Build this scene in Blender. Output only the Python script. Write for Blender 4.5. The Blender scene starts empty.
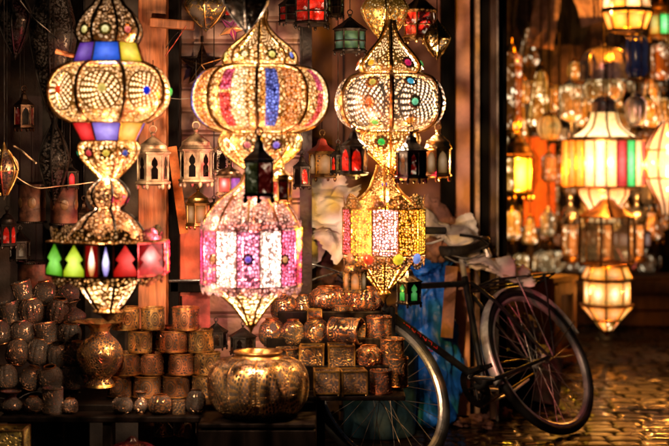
import bpy, math, random
from mathutils import Vector, Matrix, noise
random.seed(7)
R = math.radians
PI = math.pi
scene = bpy.context.scene
COL = scene.collection
F = 1500.0            # focal length in photo pixels (669 px wide)
CAMZ, HOR = 1.25, 150.0

def P(px, py, d):
    return Vector(((px - 334.5) * d / F, d, CAMZ - (py - HOR) * d / F))

# ------------------------------------------------------------------ meshes
class MB:
    def __init__(s):
        s.v = []; s.f = []; s.uv = []
    def add(s, vs, fs, uvs=None, M=None):
        o = len(s.v)
        for p in vs:
            p = Vector(p)
            s.v.append(M @ p if M is not None else p)
        for i, f in enumerate(fs):
            s.f.append([o + k for k in f])
            s.uv.append(uvs[i] if uvs else [(0.5, 0.5)] * len(f))
        return s
    def lathe(s, prof, n=32, ph=0.0, lob=0, amp=0.0, M=None, cap0=False, cap1=False, wob=None):
        vs, fs, uvs = [], [], []
        L = [0.0]
        for a, b in zip(prof, prof[1:]):
            L.append(L[-1] + math.hypot(a[0]-b[0], a[1]-b[1]))
        T = L[-1] or 1
        for i, (r, z) in enumerate(prof):
            for j in range(n):
                a = ph + 2*PI*j/n
                rr = r
                if lob: rr = r * (1 - amp + amp * abs(math.sin(a*lob/2)) ** .6)
                if wob: rr *= wob(a, z)
                vs.append((rr*math.sin(a), -rr*math.cos(a), z))
        for i in range(len(prof)-1):
            for j in range(n):
                k = (j+1) % n
                fs.append([i*n+j, i*n+k, (i+1)*n+k, (i+1)*n+j])
                u0, u1 = j/n, (j+1)/n
                v0, v1 = L[i]/T, L[i+1]/T
                uvs.append([(u0, v0), (u1, v0), (u1, v1), (u0, v1)])
        if cap0: fs.append(list(range(n))[::-1]); uvs.append([(.5, 0)]*n)
        if cap1:
            o = (len(prof)-1)*n
            fs.append([o+j for j in range(n)]); uvs.append([(.5, 1)]*n)
        return s.add(vs, fs, uvs, M)
    def box(s, sx, sy, sz, c=(0, 0, 0), M=None, tx=1.0):
        x, y, z = sx/2, sy/2, sz/2
        T = Matrix.Translation(Vector(c))
        M = M @ T if M is not None else T
        vs = [(-x, -y, -z), (x, -y, -z), (x, y, -z), (-x, y, -z),
              (-x*tx, -y*tx, z), (x*tx, -y*tx, z), (x*tx, y*tx, z), (-x*tx, y*tx, z)]
        fs = [[0, 3, 2, 1], [4, 5, 6, 7], [0, 1, 5, 4], [1, 2, 6, 5], [2, 3, 7, 6], [3, 0, 4, 7]]
        return s.add(vs, fs, [[(0, 0), (1, 0), (1, 1), (0, 1)]]*6, M)
    def tube(s, pts, r, n=8, closed=False, flat=1.0, M=None):
        pts = [Vector(p) for p in pts]
        m = len(pts)
        rs = r if isinstance(r, (list, tuple)) else [r]*m
        tang = []
        for i in range(m):
            if closed: t = pts[(i+1) % m] - pts[i-1]
            else: t = pts[min(i+1, m-1)] - pts[max(i-1, 0)]
            tang.append(t.normalized() if t.length > 1e-9 else Vector((0, 0, 1)))
        up = Vector((0, 0, 1)) if abs(tang[0].z) < .9 else Vector((1, 0, 0))
        nrm = (up - tang[0]*up.dot(tang[0])).normalized()
        vs, fs, uvs = [], [], []
        for i in range(m):
            nrm = nrm - tang[i]*nrm.dot(tang[i])
            nrm = nrm.normalized() if nrm.length > 1e-6 else tang[i].orthogonal().normalized()
            bn = tang[i].cross(nrm)
            for j in range(n):
                a = 2*PI*j/n
                vs.append(pts[i] + nrm*(math.cos(a)*rs[i]) + bn*(math.sin(a)*rs[i]*flat))
        for i in range(m if closed else m-1):
            k = (i+1) % m
            for j in range(n):
                l = (j+1) % n
                fs.append([i*n+j, i*n+l, k*n+l, k*n+j])
                uvs.append([(j/n, i/m), ((j+1)/n, i/m), ((j+1)/n, (i+1)/m), (j/n, (i+1)/m)])
        if not closed:
            fs.append(list(range(n))[::-1]); uvs.append([(.5, 0)]*n)
            fs.append([(m-1)*n+j for j in range(n)]); uvs.append([(.5, 1)]*n)
        return s.add(vs, fs, uvs, M)
    def ring(s, r, t, z=0, n=28, k=6, M=None):
        return s.tube([(r*math.cos(2*PI*i/n), r*math.sin(2*PI*i/n), z) for i in range(n)], t, k, True, M=M)
    def ball(s, r, c=(0, 0, 0), sz=1.0, n=14, M=None):
        T = Matrix.Translation(Vector(c))
        pr = [(max(1e-4, r*math.sin(PI*i/8)), -r*sz*math.cos(PI*i/8)) for i in range(9)]
        return s.lathe(pr, n, M=(M @ T if M is not None else T))
    def prism(s, poly, t, M=None):
        # polygon in the xz plane, thickness t along y (front at -t)
        n = len(poly)
        us = [p[0] for p in poly]; vv = [p[1] for p in poly]
        du = max(us)-min(us) or 1; dv = max(vv)-min(vv) or 1
        uv = [((p[0]-min(us))/du, (p[1]-min(vv))/dv) for p in poly]
        vs = [(x, -t, z) for x, z in poly] + [(x, 0, z) for x, z in poly]
        fs = [list(range(n)), list(range(n, 2*n))[::-1]]
        uvs = [uv, uv[::-1]]
        for i in range(n):
            k = (i+1) % n
            fs.append([i, n+i, n+k, k]); uvs.append([uv[i], uv[i], uv[k], uv[k]])
        return s.add(vs, fs, uvs, M)
    def build(s, name, mat, parent=None, smooth=True, ang=38, bevel=0):
        me = bpy.data.meshes.new(name)
        me.from_pydata([tuple(p) for p in s.v], [], s.f)
        ul = me.uv_layers.new(name='UVMap')
        flat = [c for uv in s.uv for p in uv for c in p]
        ul.data.foreach_set('uv', flat)
        me.validate(); me.update()
        if smooth:
            me.polygons.foreach_set('use_smooth', [True]*len(me.polygons))
            me.set_sharp_from_angle(angle=R(ang))
        me.materials.append(mat)
        o = bpy.data.objects.new(name, me)
        COL.objects.link(o)
        if parent is not None: o.parent = parent
        if bevel:
            b = o.modifiers.new('bevel', 'BEVEL'); b.width = bevel; b.segments = 2; b.limit_method = 'ANGLE'
        return o

def tag(o, label=None, cat=None, group=None, kind=None):
    if label:
        nw = len(label.split()); assert 4 <= nw <= 16, (nw, label)
        o['label'] = label
    if cat: o['category'] = cat
    if group: o['group'] = group
    if kind: o['kind'] = kind
    return o

def thing(name, label, cat, loc=(0, 0, 0), rz=0.0, group=None, rot=None):
    o = bpy.data.objects.new(name, None); COL.objects.link(o)
    o.empty_display_size = .05
    o.location = loc
    o.rotation_euler = rot if rot else (0, 0, rz)
    return tag(o, label, cat, group)

def copy_tree(o, parent=None):
    c = o.copy(); COL.objects.link(c)
    if parent is not None: c.parent = parent
    for ch in list(o.children): copy_tree(ch, c)
    return c

def dup(root, loc, rot, scale, label, group=None):
    c = copy_tree(root)
    c.location = loc; c.rotation_euler = rot
    c.scale = scale if isinstance(scale, (tuple, list)) else (scale,)*3
    tag(c, label, None, group)
    return c

# ------------------------------------------------------------------ materials
MATS = {}
class NT:
    def __init__(s, name):
        s.m = bpy.data.materials.new(name); s.m.use_nodes = True
        s.t = s.m.node_tree; s.t.nodes.clear()
        s.out = s.t.nodes.new('ShaderNodeOutputMaterial')
    def n(s, typ, **kw):
        nd = s.t.nodes.new('ShaderNode'+typ)
        for k, v in kw.items():
            if k.startswith('i_'):
                key = k[2:]
                key = int(key) if key.isdigit() else key.replace('_', ' ')
                if hasattr(v, 'is_output') or isinstance(v, bpy.types.NodeSocket): s.t.links.new(v, nd.inputs[key])
                else: nd.inputs[key].default_value = v
            else: setattr(nd, k, v)
        return nd
    def l(s, a, b): s.t.links.new(a, b)
    def math(s, op, a, b=None, c=None, clamp=False):
        nd = s.t.nodes.new('ShaderNodeMath'); nd.operation = op; nd.use_clamp = clamp
        for i, x in enumerate((a, b, c)):
            if x is None: continue
            if isinstance(x, (int, float)): nd.inputs[i].default_value = x
            else: s.l(x, nd.inputs[i])
        return nd.outputs[0]
    def mixc(s, fac, a, b, blend='MIX'):
        nd = s.t.nodes.new('ShaderNodeMix'); nd.data_type = 'RGBA'; nd.blend_type = blend
        for key, x in ((0, fac), (6, a), (7, b)):
            if isinstance(x, (int, float)): nd.inputs[key].default_value = x
            elif isinstance(x, tuple): nd.inputs[key].default_value = (*x[:3], 1)
            else: s.l(x, nd.inputs[key])
        return nd.outputs[2]
    def mixs(s, fac, a, b):
        nd = s.t.nodes.new('ShaderNodeMixShader')
        if isinstance(fac, (int, float)): nd.inputs[0].default_value = fac
        else: s.l(fac, nd.inputs[0])
        s.l(a, nd.inputs[1]); s.l(b, nd.inputs[2])
        return nd.outputs[0]
    def ramp(s, x, a, b):
        nd = s.t.nodes.new('ShaderNodeMapRange'); nd.interpolation_type = 'SMOOTHSTEP'
        s.l(x, nd.inputs[0]); nd.inputs[1].default_value = a; nd.inputs[2].default_value = b
        return nd.outputs[0]
    def fin(s, sh):
        s.l(sh, s.out.inputs[0]); return s.m

def c4(c): return (*c[:3], 1)

def memo(fn):
    def w(*a, **k):
        key = (fn.__name__, a, tuple(sorted(k.items())))
        if key not in MATS: MATS[key] = fn(*a, **k)
        return MATS[key]
    return w

@memo
def plain(name, col, rough=.5, metal=0.0, var=.35, scale=18.0, bump=.15, spec=.5, bscale=60.0, coat=0.0):
    t = NT(name)
    tc = t.n('TexCoord').outputs['Object']
    no = t.n('TexNoise', i_Vector=tc, i_Scale=scale, i_Detail=6.0, i_Roughness=.65)
    f = t.ramp(no.outputs[0], .35, .7)
    dark = tuple(c*(1-var) for c in col); lite = tuple(min(1, c*(1+var)) for c in col)
    colr = t.mixc(f, dark, lite)
    n2 = t.n('TexNoise', i_Vector=tc, i_Scale=bscale, i_Detail=4.0)
    bp = t.n('Bump', i_Strength=bump, i_Distance=.01, i_Height=n2.outputs[0])
    rg = t.math('MULTIPLY_ADD', no.outputs[0], rough*.7, rough*.65)
    b = t.n('BsdfPrincipled', i_Base_Color=colr, i_Metallic=metal, i_Roughness=rg, i_Normal=bp.outputs[0])
    b.inputs['Specular IOR Level'].default_value = spec
    b.inputs['Coat Weight'].default_value = coat
    return t.fin(b.outputs[0])

@memo
def wood(name, col, scale=6.0, rough=.55, spec=.5):
    t = NT(name)
    tc = t.n('TexCoord').outputs['Object']
    mp = t.n('Mapping', i_Vector=tc, i_Scale=(scale*6, scale*6, scale*.5))
    no = t.n('TexNoise', i_Vector=mp.outputs[0], i_Scale=1.0, i_Detail=8.0, i_Roughness=.7, i_Distortion=.6)
    n2 = t.n('TexNoise', i_Vector=tc, i_Scale=5.0, i_Detail=3.0)
    c1 = t.mixc(t.ramp(no.outputs[0], .3, .7), tuple(c*.45 for c in col), tuple(c*1.25 for c in col))
    c2 = t.mixc(t.math('MULTIPLY', n2.outputs[0], .6), c1, tuple(c*.35 for c in col))
    bp = t.n('Bump', i_Strength=.35, i_Distance=.006, i_Height=no.outputs[0])
    b = t.n('BsdfPrincipled', i_Base_Color=c2, i_Roughness=rough, i_Normal=bp.outputs[0])
    b.inputs['Specular IOR Level'].default_value = spec
    return t.fin(b.outputs[0])

def filigree(t, scale, thr, coarse, twirl=.10):
    """pierced metalwork: 1 in the holes, 0 on the metal; leaf-like cells ringed round rosettes"""
    tc = t.n('TexCoord').outputs['Object']
    no = t.n('TexNoise', i_Vector=tc, i_Scale=scale*.5, i_Detail=1.0)
    mx = t.n('VectorMath', operation='MULTIPLY_ADD')
    t.l(no.outputs['Color'], mx.inputs[0]); mx.inputs[1].default_value = (.10/scale,)*3; t.l(tc, mx.inputs[2])
    v = t.n('TexVoronoi', feature='DISTANCE_TO_EDGE', i_Vector=mx.outputs[0], i_Scale=scale, i_Randomness=.8)
    cv = t.n('TexVoronoi', feature='F1', i_Vector=tc, i_Scale=coarse)
    w = t.math('SINE', t.math('MULTIPLY', cv.outputs['Distance'], 26.0))
    th = t.math('MULTIPLY_ADD', w, twirl, thr)
    dd = t.math('SUBTRACT', v.outputs['Distance'], th)
    h = t.ramp(dd, -.03, .05)
    return tc, h, v, cv

def gore_motif(t, h, edge, thr, motif):
    if motif:       # ordered flower of punched petals in the middle of each gore
        ng, ph, asp, K, rad = motif
        sx = t.n('SeparateXYZ', i_Vector=t.n('TexCoord').outputs['UV'])
        uu = t.math('MULTIPLY', t.math('SUBTRACT', t.math('FRACT', t.math('MULTIPLY_ADD', sx.outputs[0], ng, ph)), .5), asp)
        ww = t.math('SUBTRACT', sx.outputs[1], .5)
        rr = t.math('SQRT', t.math('ADD', t.math('MULTIPLY', uu, uu), t.math('MULTIPLY', ww, ww)))
        rk = t.math('MULTIPLY', rr, K)
        fl = t.math('FLOOR', rk)
        ang = t.math('ARCTAN2', ww, uu)
        cnt = t.math('MULTIPLY_ADD', fl, 3.0, 4.0)
        cs = t.math('COSINE', t.math('MULTIPLY_ADD', fl, PI, t.math('MULTIPLY', ang, cnt)))
        pv = t.math('MULTIPLY', t.math('SINE', t.math('MULTIPLY', t.math('FRACT', rk), PI)), t.math('ADD', cs, .72))
        edge2 = t.math('MULTIPLY', t.math('SUBTRACT', pv, .42), .30)
        h2 = t.ramp(edge2, -.03, .04)
        ins = t.math('LESS_THAN', rr, rad)
        rim = t.math('LESS_THAN', t.math('ABSOLUTE', t.math('SUBTRACT', rr, rad)), .014)
        hm = t.n('Mix'); t.l(ins, hm.inputs[0]); t.l(h, hm.inputs[2]); t.l(h2, hm.inputs[3])
        h = t.math('MULTIPLY', hm.outputs[0], t.math('SUBTRACT', 1.0, rim))
        em_ = t.n('Mix'); t.l(ins, em_.inputs[0]); t.l(edge, em_.inputs[2]); t.l(t.math('ADD', edge2, thr), em_.inputs[3])
        edge = em_.outputs[0]
    return h, edge

@memo
def lit(name, metal, glow, strength, scale=75.0, thr=.12, coarse=14.0, zc=.1, zr=.12, base=.45, warm=.5, twirl=.055, trans=.5, tint=None, motif=None):
    """pierced lantern shell with the bulb's light coming through the holes"""
    t = NT(name)
    tc, h, v, cv = filigree(t, scale, thr, coarse, twirl)
    h, edge = gore_motif(t, h, v.outputs['Distance'], thr, motif)
    z = t.n('SeparateXYZ', i_Vector=tc).outputs[2]
    q = t.math('DIVIDE', t.math('SUBTRACT', z, zc), zr)
    g = t.math('EXPONENT', t.math('MULTIPLY', t.math('MULTIPLY', q, q), -1.0))
    n2 = t.n('TexNoise', i_Vector=tc, i_Scale=16.0, i_Detail=2.0)
    vv = t.n('TexVoronoi', feature='F1', i_Vector=tc, i_Scale=scale)
    rnd = t.n('SeparateColor', i_Color=vv.outputs['Color']).outputs[0]
    s1 = t.math('MULTIPLY_ADD', g, 1.0-base+.35, base)
    s2 = t.math('MULTIPLY', s1, t.math('MULTIPLY_ADD', n2.outputs[0], 1.4, .3))
    s3 = t.math('MULTIPLY', s2, t.math('MULTIPLY_ADD', rnd, 1.1, .45))
    hot = tuple(1-(1-c)*.78 for c in glow); deep = (glow[0]*.95, glow[1]*(1-warm*.75), glow[2]*(1-warm*1.3))
    core = t.ramp(t.math('SUBTRACT', edge, thr), .0, .26)          # amber rim, hot core of every hole
    col = t.mixc(t.math('MULTIPLY', core, t.math('MULTIPLY_ADD', s1, .75, .1), clamp=True), deep, hot)
    s3 = t.math('MULTIPLY', s3, t.math('MULTIPLY_ADD', core, .8, .45))
    back = t.n('NewGeometry').outputs['Backfacing']       # inside coloured dark so its bulb-lit wall does not show through
    front = t.math('SUBTRACT', 1.0, back)
    em = t.n('Emission', i_Color=col, i_Strength=t.math('MULTIPLY', t.math('MULTIPLY', s3, strength*.8), front))
    bp = t.n('Bump', i_Strength=.5, i_Distance=.004, i_Height=h, invert=True)
    mb = t.n('BsdfPrincipled', i_Base_Color=c4(metal), i_Metallic=.9, i_Roughness=.34, i_Normal=bp.outputs[0])
    # slight emission on the metal stands in for lamp light scattered at hole edges
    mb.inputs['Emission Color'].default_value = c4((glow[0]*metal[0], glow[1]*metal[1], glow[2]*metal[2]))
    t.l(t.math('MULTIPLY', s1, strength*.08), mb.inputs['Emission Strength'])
    inner_dark = t.n('BsdfDiffuse', i_Color=(.03, .02, .012, 1))
    msh = t.mixs(back, mb.outputs[0], inner_dark.outputs[0])
    tr = t.n('BsdfTransparent', i_Color=c4(tint or (1, .90, .72)))
    hole = t.mixs(trans, em.outputs[0], tr.outputs[0])
    t.m.cycles.emission_sampling = 'NONE'
    return t.fin(t.mixs(h, msh, hole))

@memo
def pierced(name, metal, scale=75.0, thr=.10, coarse=16.0, rough=.3, hole=.006, twirl=.1, inner=0.0, motif=None):
    """unlit pierced metal: dark holes"""
    t = NT(name)
    tc, h, v, cv = filigree(t, scale, thr, coarse, twirl)
    h, _e = gore_motif(t, h, v.outputs['Distance'], thr, motif)
    no = t.n('TexNoise', i_Vector=tc, i_Scale=22.0, i_Detail=6.0)
    col = t.mixc(t.ramp(no.outputs[0], .35, .7), tuple(c*.55 for c in metal), tuple(min(1, c*1.25) for c in metal))
    bp = t.n('Bump', i_Strength=.9, i_Distance=.006, i_Height=h, invert=True)
    mb = t.n('BsdfPrincipled', i_Base_Color=col, i_Metallic=.85, i_Roughness=t.math('MULTIPLY_ADD', no.outputs[0], rough, rough*.5), i_Normal=bp.outputs[0])
    hb = t.n('BsdfPrincipled', i_Base_Color=c4((hole*1.6, hole, hole*.7)), i_Roughness=.8)
    if inner:
        hb.inputs['Emission Color'].default_value = (1, .45, .12, 1); hb.inputs['Emission Strength'].default_value = inner
    return t.fin(t.mixs(h, mb.outputs[0], hb.outputs[0]))

@memo
def medallion(name, metal, nm=5, rough=.3):
    """embossed drum: round medallions cut in a brass band (UV pattern)"""
    t = NT(name)
    uv = t.n('TexCoord').outputs['UV']
    sx = t.n('SeparateXYZ', i_Vector=uv)
    u = t.math('SUBTRACT', t.math('FRACT', t.math('MULTIPLY', sx.outputs[0], nm)), .5)
    v = t.math('SUBTRACT', sx.outputs[1], .5)
    u2 = t.math('MULTIPLY', u, 1.15)
    r = t.math('SQRT', t.math('ADD', t.math('MULTIPLY', u2, u2), t.math('MULTIPLY', v, v)))
    ang = t.math('ARCTAN2', v, u2)
    pet = t.math('COSINE', t.math('MULTIPLY', ang, 8.0))
    ringv = t.math('SINE', t.math('MULTIPLY_ADD', pet, .5, t.math('MULTIPLY', r, 48.0)))
    h1 = t.math('MULTIPLY', t.ramp(ringv, .35, .6), t.math('LESS_THAN', r, .40))
    tc = t.n('TexCoord').outputs['Object']
    vo = t.n('TexVoronoi', feature='DISTANCE_TO_EDGE', i_Vector=tc, i_Scale=95.0)
    h2 = t.math('MULTIPLY', t.ramp(vo.outputs['Distance'], .12, .2), t.math('GREATER_THAN', r, .44))
    edge = t.math('LESS_THAN', t.math('ABSOLUTE', v), .41)
    h = t.math('MULTIPLY', t.math('MAXIMUM', h1, h2), edge)
    no = t.n('TexNoise', i_Vector=tc, i_Scale=26.0, i_Detail=6.0)
    col = t.mixc(t.ramp(no.outputs[0], .35, .7), tuple(c*.5 for c in metal), tuple(min(1, c*1.25) for c in metal))
    bp = t.n('Bump', i_Strength=.9, i_Distance=.006, i_Height=h, invert=True)
    mb = t.n('BsdfPrincipled', i_Base_Color=col, i_Metallic=.85, i_Roughness=t.math('MULTIPLY_ADD', no.outputs[0], rough, rough*.5), i_Normal=bp.outputs[0])
    hb = t.n('BsdfPrincipled', i_Base_Color=(.012, .007, .004, 1), i_Roughness=.8)
    return t.fin(t.mixs(h, mb.outputs[0], hb.outputs[0]))

@memo
def pane(name, col, strength, hot=.6, cx=.5, cy=.5, k=5.0, base=.45, trans=0.0, vert=False):
    """coloured glass lit from behind by a bulb"""
    t = NT(name)
    uv = t.n('TexCoord').outputs['UV']
    sx = t.n('SeparateXYZ', i_Vector=uv)
    a = t.math('SUBTRACT', sx.outputs[0], cx); b = t.math('SUBTRACT', sx.outputs[1], cy)
    rr = t.math('MULTIPLY', b, b) if vert else t.math('ADD', t.math('MULTIPLY', a, a), t.math('MULTIPLY', b, b))
    g = t.math('EXPONENT', t.math('MULTIPLY', rr, -k))
    tc = t.n('TexCoord').outputs['Object']
    no = t.n('TexNoise', i_Vector=tc, i_Scale=45.0, i_Detail=4.0)
    colr = t.mixc(t.math('MULTIPLY', g, hot), col, (1, .93, .8))
    s = t.math('MULTIPLY', t.math('MULTIPLY_ADD', g, 1-base+.3, base), t.math('MULTIPLY_ADD', no.outputs[0], 1.1, .45))
    pb = t.n('BsdfPrincipled', i_Base_Color=c4(tuple(c*.14 for c in col)), i_Roughness=.12)
    t.l(colr, pb.inputs['Emission Color']); t.l(t.math('MULTIPLY', s, strength), pb.inputs['Emission Strength'])
    t.m.cycles.emission_sampling = 'NONE'
    if trans:
        tr = t.n('BsdfTransparent', i_Color=c4(col))
        return t.fin(t.mixs(trans, pb.outputs[0], tr.outputs[0]))
    return t.fin(pb.outputs[0])

@memo
def glass(name, col, amt=.6, rough=.06):
    t = NT(name)
    tr = t.n('BsdfTransparent', i_Color=c4(col))
    tc = t.n('TexCoord').outputs['Object']
    no = t.n('TexNoise', i_Vector=tc, i_Scale=30.0, i_Detail=2.0)
    bp = t.n('Bump', i_Strength=.25, i_Distance=.01, i_Height=no.outputs[0])
    pb = t.n('BsdfPrincipled', i_Base_Color=c4(tuple(c*.35 for c in col)), i_Roughness=rough, i_Normal=bp.outputs[0])
    return t.fin(t.mixs(amt, pb.outputs[0], tr.outputs[0]))

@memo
def painted_glow(name, col, strength, metal=0.0, sc=28.0):
    """old coloured glass and brass with uneven emission painted in for scattered lamp light"""
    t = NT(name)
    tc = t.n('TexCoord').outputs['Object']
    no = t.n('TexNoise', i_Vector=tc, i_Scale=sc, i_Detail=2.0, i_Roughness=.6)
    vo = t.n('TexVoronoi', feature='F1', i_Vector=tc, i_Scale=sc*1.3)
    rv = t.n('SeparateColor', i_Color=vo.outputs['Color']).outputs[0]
    g = t.math('MULTIPLY', t.ramp(no.outputs[0], .40, .68), t.math('MULTIPLY_ADD', t.math('POWER', rv, 3.0), 3.2, .25))  # painted bright patches imitating refracted highlights
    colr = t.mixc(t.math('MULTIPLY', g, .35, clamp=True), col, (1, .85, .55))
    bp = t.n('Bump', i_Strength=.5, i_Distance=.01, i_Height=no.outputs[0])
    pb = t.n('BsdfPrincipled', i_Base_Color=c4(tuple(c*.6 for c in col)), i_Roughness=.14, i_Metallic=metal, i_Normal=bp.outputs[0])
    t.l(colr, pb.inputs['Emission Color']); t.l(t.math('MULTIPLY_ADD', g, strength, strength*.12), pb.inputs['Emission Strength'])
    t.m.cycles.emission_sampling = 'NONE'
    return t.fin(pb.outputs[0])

IRON = plain('black_iron', (.018, .014, .012), .42, .7)
BRASS = plain('aged_brass', (.52, .31, .09), .32, .95)
DBRASS = plain('dark_brass', (.26, .14, .05), .38, .95)
COPPER = plain('copper_metal', (.50, .20, .075), .34, .95)
BRONZE = plain('dark_bronze', (.11, .06, .035), .36, .9)
SILVER = plain('silver_metal', (.62, .62, .63), .25, .95)
CREAM = plain('cream_painted_metal', (.36, .25, .15), .45, .4, var=.5)
RUBBER = plain('black_rubber', (.012, .012, .013), .55)
CHROME = plain('worn_chrome', (.78, .76, .74), .3, .7, var=.15)
BPAINT = plain('black_enamel', (.014, .014, .015), .36, 0.0, coat=.2)
SPOKE = plain('spoke_steel', (.34, .32, .30), .4, .7)
LEATHER = plain('black_leather', (.02, .017, .016), .38, bump=.4)
PAPER = plain('crumpled_paper', (.86, .79, .74), .85, var=.08, scale=7.0, bump=.2)
# ------------------------------------------------------------------ lantern kit
def smooth_prof(pts, sub=4):
    if sub <= 1 or len(pts) < 3: return list(pts)
    out = []
    n = len(pts)
    for i in range(n-1):
        p0, p1, p2, p3 = pts[max(i-1, 0)], pts[i], pts[i+1], pts[min(i+2, n-1)]
        for k in range(sub):
            t = k/sub
            q = []
            for a in (0, 1):
                q.append(.5*(2*p1[a] + (p2[a]-p0[a])*t + (2*p0[a]-5*p1[a]+4*p2[a]-p3[a])*t*t + (3*p1[a]-p0[a]-3*p2[a]+p3[a])*t**3))
            out.append((max(q[0], 1e-4), q[1]))
    out.append(pts[-1])
    return out

TREE = [(.02, 0), (.98, 0), (.98, .16), (.76, .44), (.90, .54), (.5, 1), (.10, .54), (.24, .44), (.02, .16)]
KEYH = [(.14, 0), (.86, 0), (.86, .44), (.66, .54), (.84, .64), (.80, .80), (.5, 1), (.20, .80), (.16, .64), (.34, .54), (.14, .44)]
RECT = [(0, 0), (1, 0), (1, 1), (0, 1)]
DROP = [(.38, 0), (.62, 0), (.78, .22), (.80, .45), (.66, .72), (.5, 1), (.34, .72), (.20, .45), (.22, .22)]
ARCH = [(.04, 0), (.96, 0), (.96, .62), (.80, .86), (.5, 1), (.20, .86), (.04, .62)]
STARP = [(.5+.5*(1 if i % 2 == 0 else .45)*math.sin(PI*i/5), .5+.5*(1 if i % 2 == 0 else .45)*math.cos(PI*i/5)) for i in range(10)][::-1]

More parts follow.
